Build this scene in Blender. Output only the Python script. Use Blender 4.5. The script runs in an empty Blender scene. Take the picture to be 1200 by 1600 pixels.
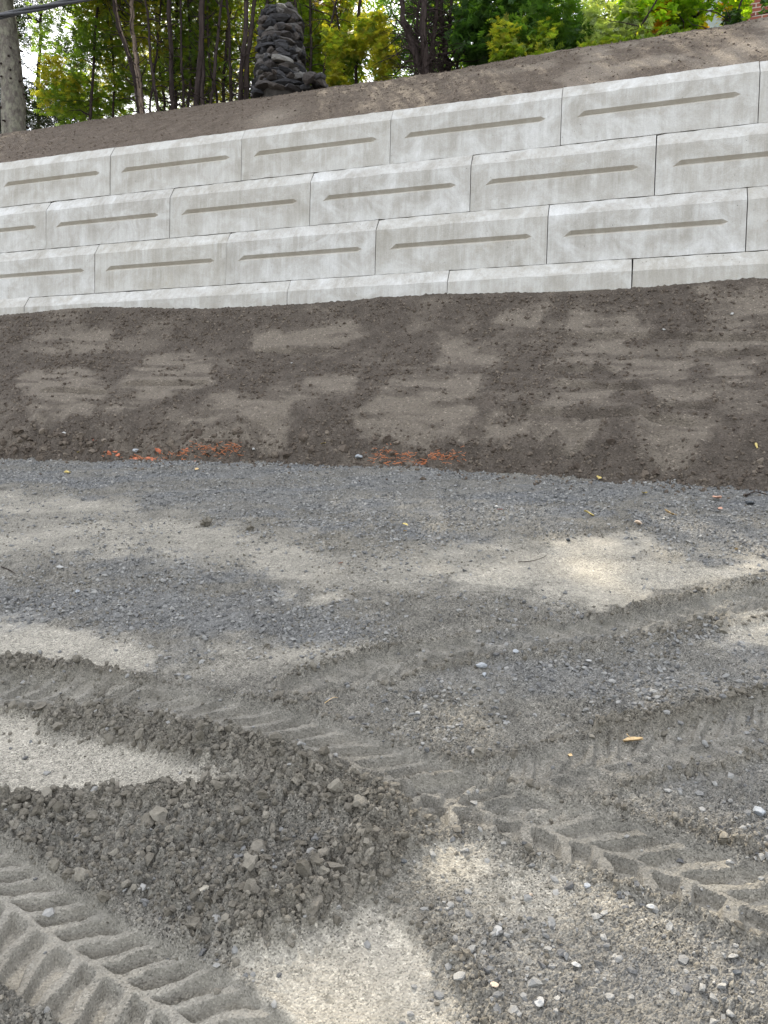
import bpy, bmesh, math, random
import numpy as np
from mathutils import Matrix, Vector, Euler
random.seed(7)
rng = np.random.default_rng(11)
SC = bpy.context.scene
COL = SC.collection

# ------------------------------------------------------------------ camera
F_PX, PITCH, ROLL = 1202.0, 0.0434, 0.0241
CAM_H = 1.6
cam_data = bpy.data.cameras.new('camera')
cam_data.sensor_fit = 'VERTICAL'
cam_data.sensor_height = 36.0
cam_data.lens = 36.0 * F_PX / 1600.0
cam_data.clip_start = 0.05
cam_data.clip_end = 2000
cam = bpy.data.objects.new('camera', cam_data)
COL.objects.link(cam)
cam.matrix_world = (Matrix.Translation((0, 0, CAM_H)) @ Matrix.Rotation(math.pi / 2 - PITCH, 4, 'X')
                    @ Matrix.Rotation(ROLL, 4, 'Z'))
SC.camera = cam

# ------------------------------------------------------------------ sky, sun, exposure
SUN_EL, SUN_AZ = math.radians(50), math.radians(-14)      # azimuth from +Y towards +X
world = bpy.data.worlds.new('World')
SC.world = world
world.use_nodes = True
wn, wl = world.node_tree.nodes, world.node_tree.links
wn.clear()
w_out = wn.new('ShaderNodeOutputWorld')
w_bg = wn.new('ShaderNodeBackground')
w_sky = wn.new('ShaderNodeTexSky')
w_sky.sky_type = 'NISHITA'
w_sky.sun_disc = False
w_sky.sun_elevation = SUN_EL
w_sky.sun_rotation = SUN_AZ
w_sky.air_density = 1.0
w_sky.dust_density = 1.6
w_sky.ozone_density = 0.7
w_tc = wn.new('ShaderNodeTexCoord')
w_noise = wn.new('ShaderNodeTexNoise')
w_noise.inputs['Scale'].default_value = 2.2
w_noise.inputs['Detail'].default_value = 7
w_noise.inputs['Roughness'].default_value = 0.6
w_ramp = wn.new('ShaderNodeValToRGB')
w_ramp.color_ramp.elements[0].position = 0.40
w_ramp.color_ramp.elements[0].color = (0.25, 0.25, 0.25, 1)
w_ramp.color_ramp.elements[1].position = 0.62
w_ramp.color_ramp.elements[1].color = (0.85, 0.85, 0.85, 1)
w_mix = wn.new('ShaderNodeMix')
w_mix.data_type = 'RGBA'
w_mix.inputs['B'].default_value = (6.4, 6.3, 6.1, 1)
wl.new(w_tc.outputs['Generated'], w_noise.inputs['Vector'])
wl.new(w_noise.outputs['Fac'], w_ramp.inputs['Fac'])
wl.new(w_ramp.outputs['Color'], w_mix.inputs['Factor'])
wl.new(w_sky.outputs['Color'], w_mix.inputs['A'])
wl.new(w_mix.outputs['Result'], w_bg.inputs['Color'])
wl.new(w_bg.outputs['Background'], w_out.inputs['Surface'])
w_bg.inputs['Strength'].default_value = 0.12

sun_data = bpy.data.lights.new('sun', 'SUN')
sun_data.energy = 2.2
sun_data.angle = math.radians(0.55)
sun_data.color = (1.0, 0.89, 0.70)
sun = bpy.data.objects.new('sun', sun_data)
COL.objects.link(sun)
sun_dir = Vector((math.sin(SUN_AZ) * math.cos(SUN_EL), math.cos(SUN_AZ) * math.cos(SUN_EL), math.sin(SUN_EL)))
sun.rotation_euler = sun_dir.to_track_quat('Z', 'Y').to_euler()
SUND = np.array(sun_dir)

vs = SC.view_settings
vs.view_transform = 'Standard'
vs.look = 'None'
vs.gamma = 1
vs.use_curve_mapping = False
vs.exposure = 2.22
SC.cycles.max_bounces = 6
SC.cycles.diffuse_bounces = 3
SC.cycles.transmission_bounces = 4
SC.cycles.sample_clamp_indirect = 4
SC.cycles.use_denoising = True

# ------------------------------------------------------------------ numpy helpers
def smooth(a, b, x):
    t = np.clip((x - a) / (b - a), 0, 1)
    return t * t * (3 - 2 * t)

def hash2(ix, iy, k):
    h = (ix.astype(np.int64) * 374761393 + iy.astype(np.int64) * 668265263 + k * 982451653) & 0x7fffffff
    h = ((h ^ (h >> 13)) * 1274126177) & 0x7fffffff
    h = h ^ (h >> 16)
    return (h & 0xffffff) / float(0xffffff)

def vnoise(x, y, k=0):
    ix, iy = np.floor(x), np.floor(y)
    fx, fy = x - ix, y - iy
    fx = fx * fx * fx * (fx * (fx * 6 - 15) + 10)
    fy = fy * fy * fy * (fy * (fy * 6 - 15) + 10)
    a, b = hash2(ix, iy, k), hash2(ix + 1, iy, k)
    c, d = hash2(ix, iy + 1, k), hash2(ix + 1, iy + 1, k)
    return (a + (b - a) * fx) * (1 - fy) + (c + (d - c) * fx) * fy

def fbm(x, y, k=0, octaves=4, gain=0.5):
    s, a, t = 0, 1.0, 0
    for o in range(octaves):
        s = s + a * (vnoise(x * 2 ** o + 13.7 * o, y * 2 ** o - 7.1 * o, k + o) - 0.5)
        t += a
        a *= gain
    return s / t * 2                       # about -1..1

def domes(x, y, k=0, fill=0.7, r0=0.35, r1=0.75):
    """rounded lumps scattered at random, one per cell, overlapping: a crumbly relief in units of the cell size"""
    ix, iy = np.floor(x), np.floor(y)
    out = np.zeros_like(x)
    for dx in (-1, 0, 1):
        for dy in (-1, 0, 1):
            cx, cy = ix + dx, iy + dy
            px = cx + hash2(cx, cy, k)
            py = cy + hash2(cx, cy, k + 1)
            q = hash2(cx, cy, k + 2)
            r = (r0 + (r1 - r0) * q) * (hash2(cx, cy, k + 3) < fill)
            ang = hash2(cx, cy, k + 4) * 6.28
            ex, ey = x - px, y - py
            a = ex * np.cos(ang) + ey * np.sin(ang)
            b = -ex * np.sin(ang) + ey * np.cos(ang)
            d2 = (a * a + 1.9 * b * b + 0.35 * np.abs(a * b)) / np.maximum(r * r, 1e-6)
            out = np.maximum(out, r * np.sqrt(np.clip(1 - d2, 0, 1)) * 0.9)
    return out

def noise3(p, k=0):
    z = p[:, 2]
    iz = np.floor(z)
    f = z - iz
    f = f * f * (3 - 2 * f)
    a = vnoise(p[:, 0] + iz * 17.3, p[:, 1] + iz * 5.9, k)
    b = vnoise(p[:, 0] + (iz + 1) * 17.3, p[:, 1] + (iz + 1) * 5.9, k)
    return a + (b - a) * f

# ------------------------------------------------------------------ where things stand
YAW, L, H, SET, CH, CD = 0.3207, 2.112, 0.7166, 0.1041, 0.159, 0.101
OFF = (-4.2253, -5.2674, -4.3159, -3.3561)
TOP = 4.6813 + CAM_H
CY, SY = math.cos(YAW), math.sin(YAW)

def wall_xy(u, w):                       # along the wall, out of the wall
    return u * CY - w * SY, 10 - u * SY - w * CY

def to_uw(x, y):
    return x * CY - (y - 10) * SY, -x * SY - (y - 10) * CY

def ray(px, py):
    px, py = np.asarray(px, float) - 600, np.asarray(py, float) - 800
    x = (px * math.cos(ROLL) + py * math.sin(ROLL)) / F_PX
    y = -(-px * math.sin(ROLL) + py * math.cos(ROLL)) / F_PX
    up = y * math.cos(PITCH) - math.sin(PITCH)
    fw = y * math.sin(PITCH) + math.cos(PITCH)
    return x, fw, up

def on_w(px, py, w):                     # where a sight line meets the upright plane w in front of / behind the wall
    x, y, z = ray(px, py)
    # -x t SY - (y t - 10) CY = w
    t = (10 * CY - w) / (x * SY + y * CY)
    return x * t, y * t, CAM_H + z * t

def g0(x, y):
    return 0.227 * np.clip(y, -8, 12) + 0.057 * np.clip(x, -12, 12)

def toe_w(u):
    return np.interp(u, [-9, -4.5, -2, 0.8, 2.6, 4.2, 8], [2.62, 2.58, 2.45, 2.33, 2.45, 2.72, 2.8])

BANK_TOP = 3.83
def bank0(u, w):
    wt = toe_w(u)
    xt, yt = wall_xy(u, wt)
    zt = g0(xt, yt)
    t = (w - 0.40) / (wt - 0.40)
    prof = t + 0.05 * np.sin(np.clip(t, 0, 1) * math.pi * 2)
    top = BANK_TOP + 0.03 * np.sin(u * 1.3 + 1) - 0.012 * u + 0.04 * smooth(1.5, 3.5, u)
    return top + (zt - top) * prof

CREST_W = -2.6
_cp = np.array([(-300, 236), (-100, 224), (0, 212), (100, 197), (200, 183), (300, 170), (400, 156), (500, 140), (600, 129), (700, 114), (800, 97), (900, 80),
                (1000, 66), (1100, 50), (1200, 28), (1300, 8), (1500, -30)], float)
_cx, _cy, _cz = on_w(_cp[:, 0], _cp[:, 1], CREST_W)
_cu, _ = to_uw(_cx, _cy)

def crest_z(u):
    return np.interp(u, _cu, _cz)

def hill0(u, w):
    zc = crest_z(u)
    t = np.clip((w - (-0.03)) / (CREST_W + 0.03), 0, 1)
    z = (TOP - 0.03) + (zc - TOP + 0.03) * (t + 0.10 * np.sin(t * math.pi))
    back = np.clip(CREST_W - w, 0, 1e9)
    return z - 0.06 * np.minimum(back, 6)

def on_slope(px, py):                    # where a sight line meets ground or bank
    dx, dy, dz = ray(px, py)
    dx, dy, dz = (np.atleast_1d(a) for a in (dx, dy, dz))
    t = np.linspace(0.8, 14, 2600)[None, :]
    X, Y, Z = dx[:, None] * t, dy[:, None] * t, CAM_H + dz[:, None] * t
    u, w = to_uw(X, Y)
    zz = np.maximum(g0(X, Y), np.where(w > 0.3, bank0(u, w), -9))
    i = (Z < zz).argmax(1)
    r = np.arange(len(i))
    return X[r, i], Y[r, i], zz[r, i]

def poly_sd(x, y, poly):                 # signed distance, negative inside
    poly = np.asarray(poly)
    best = np.full(x.shape, 1e9)
    inside = np.zeros(x.shape, bool)
    n = len(poly)
    for i in range(n):
        ax, ay = poly[i]
        bx, by = poly[(i + 1) % n]
        ex, ey = bx - ax, by - ay
        t = np.clip(((x - ax) * ex + (y - ay) * ey) / (ex * ex + ey * ey + 1e-12), 0, 1)
        best = np.minimum(best, (x - ax - t * ex) ** 2 + (y - ay - t * ey) ** 2)
        c = ((ay > y) != (by > y)) & (x < (bx - ax) * (y - ay) / (by - ay + 1e-12) + ax)
        inside ^= c
    d = np.sqrt(best)
    return np.where(inside, -d, d)

def gpoly(pts):
    a = np.array(pts, float)
    X, Y, _ = on_slope(a[:, 0], a[:, 1])
    return np.stack([X, Y], 1)

def spline(pts, n=8):
    p = np.asarray(pts, float)
    out = []
    for i in range(len(p) - 1):
        p0, p1, p2, p3 = p[max(i - 1, 0)], p[i], p[i + 1], p[min(i + 2, len(p) - 1)]
        for t in np.linspace(0, 1, n, endpoint=False):
            out.append(0.5 * ((2 * p1) + (-p0 + p2) * t + (2 * p0 - 5 * p1 + 4 * p2 - p3) * t * t + (-p0 + 3 * p1 - 3 * p2 + p3) * t ** 3))
    out.append(p[-1])
    return np.array(out)

def path_st(x, y, path):                 # distance along a path and signed distance across
    best = np.full(x.shape, 1e9)
    S = np.zeros(x.shape)
    T = np.zeros(x.shape)
    acc = 0.0
    for i in range(len(path) - 1):
        ax, ay = path[i]
        ex, ey = path[i + 1] - path[i]
        ln = math.hypot(ex, ey)
        t = np.clip(((x - ax) * ex + (y - ay) * ey) / (ln * ln), 0, 1)
        rx, ry = x - ax - t * ex, y - ay - t * ey
        d = rx * rx + ry * ry
        m = d < best
        best = np.where(m, d, best)
        S = np.where(m, acc + t * ln, S)
        T = np.where(m, (ex * ry - ey * rx) / ln, T)
        acc += ln
    return S, np.sqrt(best) * np.sign(T + 1e-12), acc

# ------------------------------------------------------------------ mesh helpers
def make_mesh(name, verts, faces, mat, parent=None, smooth_shade=False, attrs=None, link=True):
    """verts (N,3) and faces (M,k) arrays with one k"""
    verts = np.ascontiguousarray(verts, np.float32)
    faces = np.ascontiguousarray(faces, np.int32)
    me = bpy.data.meshes.new(name)
    me.vertices.add(len(verts))
    me.vertices.foreach_set('co', verts.ravel())
    k = faces.shape[1]
    me.loops.add(faces.size)
    me.loops.foreach_set('vertex_index', faces.ravel())
    me.polygons.add(len(faces))
    me.polygons.foreach_set('loop_start', np.arange(0, faces.size, k, dtype=np.int32))
    me.polygons.foreach_set('loop_total', np.full(len(faces), k, np.int32))
    me.polygons.foreach_set('use_smooth', np.full(len(faces), smooth_shade, bool))
    for an, av in (attrs or {}).items():
        a = me.attributes.new(an, 'FLOAT', 'POINT')
        a.data.foreach_set('value', np.ascontiguousarray(av, np.float32))
    me.update(calc_edges=True)
    me.materials.append(mat)
    o = bpy.data.objects.new(name, me)
    if link:
        COL.objects.link(o)
    if parent is not None:
        o.parent = parent
    return o

def tag(o, label=None, cat=None, group=None, kind=None):
    if label: o['label'] = label
    if cat: o['category'] = cat
    if group: o['group'] = group
    if kind: o['kind'] = kind
    return o

def empty(name, loc, label, cat, group=None):
    o = bpy.data.objects.new(name, None)
    COL.objects.link(o)
    o.location = loc
    o.empty_display_size = 0.2
    return tag(o, label, cat, group)

def rot_mats(n, tilt=math.pi, r=rng):
    """random rotations: spin about z, then tilted at most tilt"""
    a, b, c = r.uniform(0, 2 * math.pi, n), r.uniform(-tilt, tilt, n), r.uniform(0, 2 * math.pi, n)
    def Rz(t):
        m = np.zeros((n, 3, 3)); m[:, 0, 0] = np.cos(t); m[:, 0, 1] = -np.sin(t); m[:, 1, 0] = np.sin(t); m[:, 1, 1] = np.cos(t); m[:, 2, 2] = 1
        return m
    m = np.zeros((n, 3, 3)); m[:, 0, 0] = 1; m[:, 1, 1] = np.cos(b); m[:, 1, 2] = -np.sin(b); m[:, 2, 1] = np.sin(b); m[:, 2, 2] = np.cos(b)
    return Rz(a) @ m @ Rz(c)

def scatter(name, templates, pos, mats, scl, tint, mat, parent=None, smooth_shade=False):
    """one joined mesh of many copies of triangle templates [(verts, tris)]"""
    n = len(pos)
    pick = rng.integers(0, len(templates), n)
    VV, FF, AA = [], [], []
    base = 0
    if np.ndim(scl) == 1:
        scl = np.repeat(np.asarray(scl)[:, None], 3, 1)
    for i, (tv, tf) in enumerate(templates):
        m = pick == i
        k = int(m.sum())
        if not k: continue
        v = tv[None, :, :] * scl[m][:, None, :]
        v = np.einsum('nij,nvj->nvi', mats[m], v) + pos[m][:, None, :]
        f = tf[None, :, :] + (np.arange(k) * len(tv))[:, None, None] + base
        VV.append(v.reshape(-1, 3)); FF.append(f.reshape(-1, 3)); AA.append(np.repeat(tint[m], len(tv)))
        base += k * len(tv)
    return make_mesh(name, np.concatenate(VV), np.concatenate(FF), mat, parent, smooth_shade, {'tint': np.concatenate(AA)})

def ico(sub, seed, rough, flat=1.0, cuts=0):
    r = np.random.default_rng(seed)
    bm = bmesh.new()
    bmesh.ops.create_icosphere(bm, subdivisions=sub, radius=1)
    v = np.array([q.co[:] for q in bm.verts])
    f = np.array([[q.index for q in t.verts] for t in bm.faces])
    bm.free()
    for _ in range(cuts):                # broken flat faces
        d = r.normal(size=3); d /= np.linalg.norm(d)
        lim = r.uniform(0.45, 0.8)
        s = v @ d
        v = v - np.clip(s - lim, 0, None)[:, None] * d[None]
    amp = 1 + rough * (noise3(v * 1.3 + seed * 3.1, seed) - 0.5) * 2 + rough * 0.5 * r.normal(size=len(v))
    v = v * amp[:, None]
    v[:, 2] *= flat
    return v, f

ROCK_S = [ico(1, s, 0.22, 0.75, 3) for s in range(10)]
ROCK_M = [ico(2, 20 + s, 0.10, 0.7, 6) for s in range(8)]
def octa(seed):
    r = np.random.default_rng(seed)
    v = np.array([(1, 0, 0), (-1, 0, 0), (0, 1, 0), (0, -1, 0), (0, 0, 1), (0, 0, -1)], float) + r.uniform(-0.35, 0.35, (6, 3))
    f = np.array([(0, 2, 4), (2, 1, 4), (1, 3, 4), (3, 0, 4), (2, 0, 5), (1, 2, 5), (3, 1, 5), (0, 3, 5)])
    return v, f
OCTA = [octa(s) for s in range(12)]
CLOD_S = [ico(1, 40 + s, 0.34, 0.85) for s in range(8)]
CLOD_M = [ico(2, 60 + s, 0.30, 0.8, 5) for s in range(12)]
def craggy(seed):
    v, f = ico(3, seed, 0.25, 0.8, 4)
    return v * (1 + 0.45 * (noise3(v * 3.1 + seed, seed) - 0.5) + 0.30 * (noise3(v * 7.0 + seed, seed + 1) - 0.5))[:, None], f
CLOD_L = [craggy(80 + s) for s in range(6)]

def tube(path, radii, sides=8, wobble=0.0, seed=0, flute=0.0):
    """verts, quads of a tapered tube"""
    path = np.asarray(path, float)
    radii = np.asarray(radii, float) * np.ones(len(path))
    n = len(path)
    r = np.random.default_rng(seed)
    ph = r.uniform(0, 6.28, 3)
    V = []
    ref = np.array([0.31, 0.87, 0.21])
    for i in range(n):
        t = path[min(i + 1, n - 1)] - path[max(i - 1, 0)]
        t = t / (np.linalg.norm(t) + 1e-9)
        a = np.cross(t, ref); a /= np.linalg.norm(a) + 1e-9
        b = np.cross(t, a)
        ang = np.linspace(0, 2 * math.pi, sides, endpoint=False)
        rr = radii[i] * (1 + flute * np.sin(3 * ang + ph[0] + i * 0.25) + 0.6 * flute * np.sin(5 * ang + ph[1] - i * 0.2) + wobble * r.normal(size=sides))
        V.append(path[i] + rr[:, None] * (np.cos(ang)[:, None] * a + np.sin(ang)[:, None] * b))
    V = np.concatenate(V)
    Fq = []
    for i in range(n - 1):
        for j in range(sides):
            Fq.append((i * sides + j, i * sides + (j + 1) % sides, (i + 1) * sides + (j + 1) % sides, (i + 1) * sides + j))
    return V, np.array(Fq)

def join_tubes(lst):
    VV, FF, b = [], [], 0
    for v, f in lst:
        VV.append(v); FF.append(f + b); b += len(v)
    return np.concatenate(VV), np.concatenate(FF)

# ------------------------------------------------------------------ material helpers
class MT:
    def __init__(self, name):
        self.m = bpy.data.materials.new(name)
        self.m.use_nodes = True
        self.n, self.l = self.m.node_tree.nodes, self.m.node_tree.links
        self.n.clear()
        self.out = self.n.new('ShaderNodeOutputMaterial')
        self.tc = None
    def add(self, t, **kw):
        nd = self.n.new(t)
        for k, v in kw.items():
            if hasattr(nd, k) and k not in nd.inputs: setattr(nd, k, v)
            else: self.put(nd.inputs[k], v)
        return nd
    def put(self, sock, v):
        if isinstance(v, bpy.types.NodeSocket): self.l.new(v, sock)
        else:
            if isinstance(v, tuple) and len(v) == 3 and sock.type == 'RGBA': v = v + (1,)
            sock.default_value = v
    def coord(self, scale=(1, 1, 1), which='Object'):
        if self.tc is None: self.tc = self.n.new('ShaderNodeTexCoord')
        mp = self.n.new('ShaderNodeMapping')
        self.l.new(self.tc.outputs[which], mp.inputs['Vector'])
        mp.inputs['Scale'].default_value = scale
        return mp.outputs['Vector']
    def noise(self, vec, scale, detail=4, rough=0.55, dist=0.0):
        nd = self.n.new('ShaderNodeTexNoise')
        self.l.new(vec, nd.inputs['Vector'])
        nd.inputs['Scale'].default_value = scale
        nd.inputs['Detail'].default_value = detail
        nd.inputs['Roughness'].default_value = rough
        nd.inputs['Distortion'].default_value = dist
        return nd.outputs['Fac']
    def vor(self, vec, scale, feature='F1', out='Distance'):
        nd = self.n.new('ShaderNodeTexVoronoi')
        nd.feature = feature
        self.l.new(vec, nd.inputs['Vector'])
        nd.inputs['Scale'].default_value = scale
        return nd.outputs[out]
    def ramp(self, fac, stops):
        nd = self.n.new('ShaderNodeValToRGB')
        self.l.new(fac, nd.inputs['Fac'])
        e = nd.color_ramp.elements
        while len(e) < len(stops): e.new(0.5)
        for q, (p, c) in zip(e, stops):
            q.position = p
            q.color = (c, c, c, 1) if isinstance(c, (int, float)) else tuple(c) + (1,)
        return nd.outputs['Color']
    def mix(self, fac, a, b, mode='MIX'):
        nd = self.n.new('ShaderNodeMix')
        nd.data_type = 'RGBA'
        nd.blend_type = mode
        self.put(nd.inputs['Factor'], fac)
        self.put(nd.inputs['A'], a)
        self.put(nd.inputs['B'], b)
        return nd.outputs['Result']
    def math(self, op, a, b=0.0, c=None):
        nd = self.n.new('ShaderNodeMath')
        nd.operation = op
        self.put(nd.inputs[0], a)
        self.put(nd.inputs[1], b)
        if c is not None: self.put(nd.inputs[2], c)
        return nd.outputs[0]
    def attr(self, name):
        nd = self.n.new('ShaderNodeAttribute')
        nd.attribute_name = name
        return nd.outputs['Fac']
    def rnd(self):
        return self.n.new('ShaderNodeObjectInfo').outputs['Random']
    def bump(self, h, dist=0.01, strength=1.0, normal=None):
        nd = self.n.new('ShaderNodeBump')
        self.put(nd.inputs['Height'], h)
        nd.inputs['Distance'].default_value = dist
        nd.inputs['Strength'].default_value = strength
        if normal is not None: self.l.new(normal, nd.inputs['Normal'])
        return nd.outputs['Normal']
    def pbr(self, col, rough=0.9, normal=None, metal=0.0, spec=0.3):
        nd = self.n.new('ShaderNodeBsdfPrincipled')
        self.put(nd.inputs['Base Color'], col)
        self.put(nd.inputs['Roughness'], rough)
        self.put(nd.inputs['Metallic'], metal)
        self.put(nd.inputs['Specular IOR Level'], spec)
        if normal is not None: self.l.new(normal, nd.inputs['Normal'])
        self.l.new(nd.outputs[0], self.out.inputs['Surface'])
        return self.m

def mat_ground():
    M = MT('mud_and_sand_ground')
    c = M.coord()
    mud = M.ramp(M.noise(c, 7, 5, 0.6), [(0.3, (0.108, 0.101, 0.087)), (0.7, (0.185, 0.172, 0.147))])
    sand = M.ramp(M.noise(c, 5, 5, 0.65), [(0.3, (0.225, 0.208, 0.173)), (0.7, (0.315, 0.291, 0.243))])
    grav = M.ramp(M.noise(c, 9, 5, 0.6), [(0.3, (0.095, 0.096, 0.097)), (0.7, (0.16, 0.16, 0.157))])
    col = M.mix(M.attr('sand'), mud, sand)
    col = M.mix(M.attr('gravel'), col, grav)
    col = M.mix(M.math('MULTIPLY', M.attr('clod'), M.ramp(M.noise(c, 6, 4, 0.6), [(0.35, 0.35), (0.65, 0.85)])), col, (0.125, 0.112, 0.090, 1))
    # mineral grains
    g1 = M.vor(c, 230, out='Color')
    sep = M.n.new('ShaderNodeSeparateColor'); M.l.new(g1, sep.inputs[0])
    gr = M.ramp(sep.outputs[0], [(0.0, 0.15), (0.25, 0.72), (0.62, 1.0), (0.86, 1.18), (1.0, 1.65)])
    col = M.mix(M.math('MULTIPLY', M.ramp(M.noise(c, 3.1, 3), [(0.35, 0.6), (0.65, 1.0)]), M.math('SUBTRACT', 1.0, M.math('MULTIPLY', M.attr('packed'), 0.45))), col, gr, 'MULTIPLY')
    g2 = M.vor(c, 60, out='Color')
    sep2 = M.n.new('ShaderNodeSeparateColor'); M.l.new(g2, sep2.inputs[0])
    gr2 = M.ramp(sep2.outputs[1], [(0.0, 0.45), (0.15, 0.9), (0.9, 1.05), (1.0, 1.5)])
    col = M.mix(M.math('SUBTRACT', 0.65, M.math('MULTIPLY', M.attr('packed'), 0.55)), col, gr2, 'MULTIPLY')
    h = M.math('ADD', M.math('MULTIPLY', M.noise(c, 140, 3, 0.7), 1.0), M.math('MULTIPLY', M.vor(c, 170), -0.7))
    h = M.math('ADD', h, M.math('MULTIPLY', M.vor(c, 60), -0.7))
    h = M.math('MULTIPLY', h, M.math('SUBTRACT', 1.0, M.math('MULTIPLY', M.attr('packed'), 0.6)))
    return M.pbr(col, 0.93, M.bump(h, 0.005, 0.9), spec=0.2)

def mat_soil(name, lo, hi, smo, grass=False):
    M = MT(name)
    c = M.coord()
    col = M.ramp(M.noise(c, 6, 6, 0.65), [(0.3, lo), (0.7, hi)])
    s = M.mix(M.noise(c, 11, 5, 0.6), tuple(v * 0.86 for v in smo), tuple(v * 1.12 for v in smo))
    col = M.mix(M.attr('smooth_or_sunlit_soil'), col, s)
    fl = M.vor(c, 70, out='Color')
    sep = M.n.new('ShaderNodeSeparateColor'); M.l.new(fl, sep.inputs[0])
    col = M.mix(0.75, col, M.ramp(sep.outputs[0], [(0.0, 0.55), (0.2, 0.9), (0.93, 1.05), (1.0, 1.9)]), 'MULTIPLY')
    h = M.math('ADD', M.noise(c, 45, 6, 0.75), M.math('MULTIPLY', M.vor(c, 55), -0.6))
    return M.pbr(col, 0.95, M.bump(h, 0.02, 0.9), spec=0.15)

def mat_stone(name, stops, spec=0.35, rough=0.75, grain=60, bump=0.004):
    """stones or clods; the tint attribute picks each one's own colour"""
    M = MT(name)
    c = M.coord()
    col = M.ramp(M.attr('tint'), stops)
    col = M.mix(0.6, col, M.ramp(M.noise(c, grain, 4, 0.7), [(0.25, 0.62), (0.75, 1.3)]), 'MULTIPLY')
    return M.pbr(col, rough, M.bump(M.noise(c, grain * 2.2, 4, 0.7), bump, 1.0), spec=spec)

def mat_concrete(name='precast_concrete', warm=0.0):
    M = MT(name)
    c = M.coord()
    r = M.rnd()
    shift = M.n.new('ShaderNodeVectorMath'); shift.operation = 'ADD'
    comb = M.n.new('ShaderNodeCombineXYZ')
    M.put(comb.inputs[0], M.math('MULTIPLY', r, 57.0)); M.put(comb.inputs[2], M.math('MULTIPLY', r, 23.0))
    M.l.new(c, shift.inputs[0]); M.l.new(comb.outputs[0], shift.inputs[1])
    v = shift.outputs[0]
    mp = M.n.new('ShaderNodeMapping'); M.l.new(v, mp.inputs[0]); mp.inputs['Scale'].default_value = (13, 13, 1.3)
    mp2 = M.n.new('ShaderNodeMapping'); M.l.new(v, mp2.inputs[0]); mp2.inputs['Scale'].default_value = (38, 30, 2.2)
    base = M.ramp(M.noise(v, 2.6, 8, 0.68, 0.5), [(0.30, (0.25, 0.235, 0.205)), (0.5, (0.335, 0.323, 0.298)), (0.68, (0.455, 0.452, 0.44))])
    base = M.mix(M.ramp(r, [(0, 0.0), (1, 0.34)]), base, (0.30, 0.28, 0.235, 1))
    eff = M.math('MULTIPLY', M.ramp(M.noise(mp.outputs[0], 1.0, 5, 0.7), [(0.42, 0.0), (0.66, 1.0)]),
                 M.ramp(M.noise(v, 3.6, 5, 0.7), [(0.36, 0.15), (0.62, 1.0)]))
    col = M.mix(M.math('MULTIPLY', eff, 0.25), base, (0.66, 0.67, 0.67, 1))
    col = M.mix(0.4, col, M.ramp(M.noise(mp2.outputs[0], 1.0, 3, 0.6), [(0.3, 0.85), (0.7, 1.1)]), 'MULTIPLY')
    sepz = M.n.new('ShaderNodeSeparateXYZ'); M.l.new(c, sepz.inputs[0])
    foot = M.math('MULTIPLY', M.ramp(sepz.outputs[2], [(0.0, 1.0), (0.22, 0.0)]), M.ramp(M.noise(v, 4.2, 5, 0.7), [(0.35, 0.0), (0.65, 1.0)]))
    col = M.mix(M.math('MULTIPLY', foot, 0.28), col, (0.58, 0.585, 0.58, 1))
    col = M.mix(0.7, col, M.ramp(M.noise(v, 60, 5, 0.75), [(0.25, 0.80), (0.7, 1.12)]), 'MULTIPLY')
    # horizontal pour bands, whiter near the foot
    # air holes and splashes of dirt
    pit = M.ramp(M.vor(v, 14), [(0.0, 1.0), (0.055, 1.0), (0.085, 0.0)])
    pitm = M.math('MULTIPLY', pit, M.math('MAXIMUM', M.ramp(M.noise(v, 5, 2), [(0.54, 0.0), (0.62, 1.0)]), M.math('MULTIPLY', M.ramp(sepz.outputs[2], [(0.54, 0.0), (0.58, 1.0)]), M.ramp(M.noise(v, 3, 2), [(0.42, 0.0), (0.50, 1.0)]))))
    col = M.mix(M.math('MULTIPLY', pitm, 0.75), col, (0.09, 0.085, 0.075, 1))
    stain = M.math('MULTIPLY', M.ramp(M.noise(v, 1.5, 4, 0.6), [(0.62, 0.0), (0.74, 1.0)]), 0.45)
    col = M.mix(stain, col, (0.25, 0.215, 0.15, 1))
    if warm: col = M.mix(warm, col, (0.36, 0.325, 0.27, 1))
    h = M.math('ADD', M.math('MULTIPLY', M.noise(v, 70, 5, 0.7), 0.6), M.math('MULTIPLY', pitm, -1.5))
    h = M.math('ADD', h, M.math('MULTIPLY', M.noise(v, 9, 4, 0.6), 1.2))
    return M.pbr(col, 0.82, M.bump(h, 0.006, 0.8), spec=0.3)

def mat_bark(name, lo, hi, zs=5, scale=26, lichen=None):
    M = MT(name)
    c = M.coord((1, 1, 1.0 / zs))
    n = M.noise(c, scale, 6, 0.7, 0.4)
    col = M.ramp(n, [(0.3, lo), (0.7, hi)])
    if lichen:
        c2 = M.coord((1, 1, 0.6))
        col = M.mix(M.ramp(M.noise(c2, 11, 4, 0.7), [(0.45, 0.0), (0.62, 0.8)]), col, tuple(lichen) + (1,))
    return M.pbr(col, 0.92, M.bump(n, 0.03, 1.0), spec=0.15)

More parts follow.
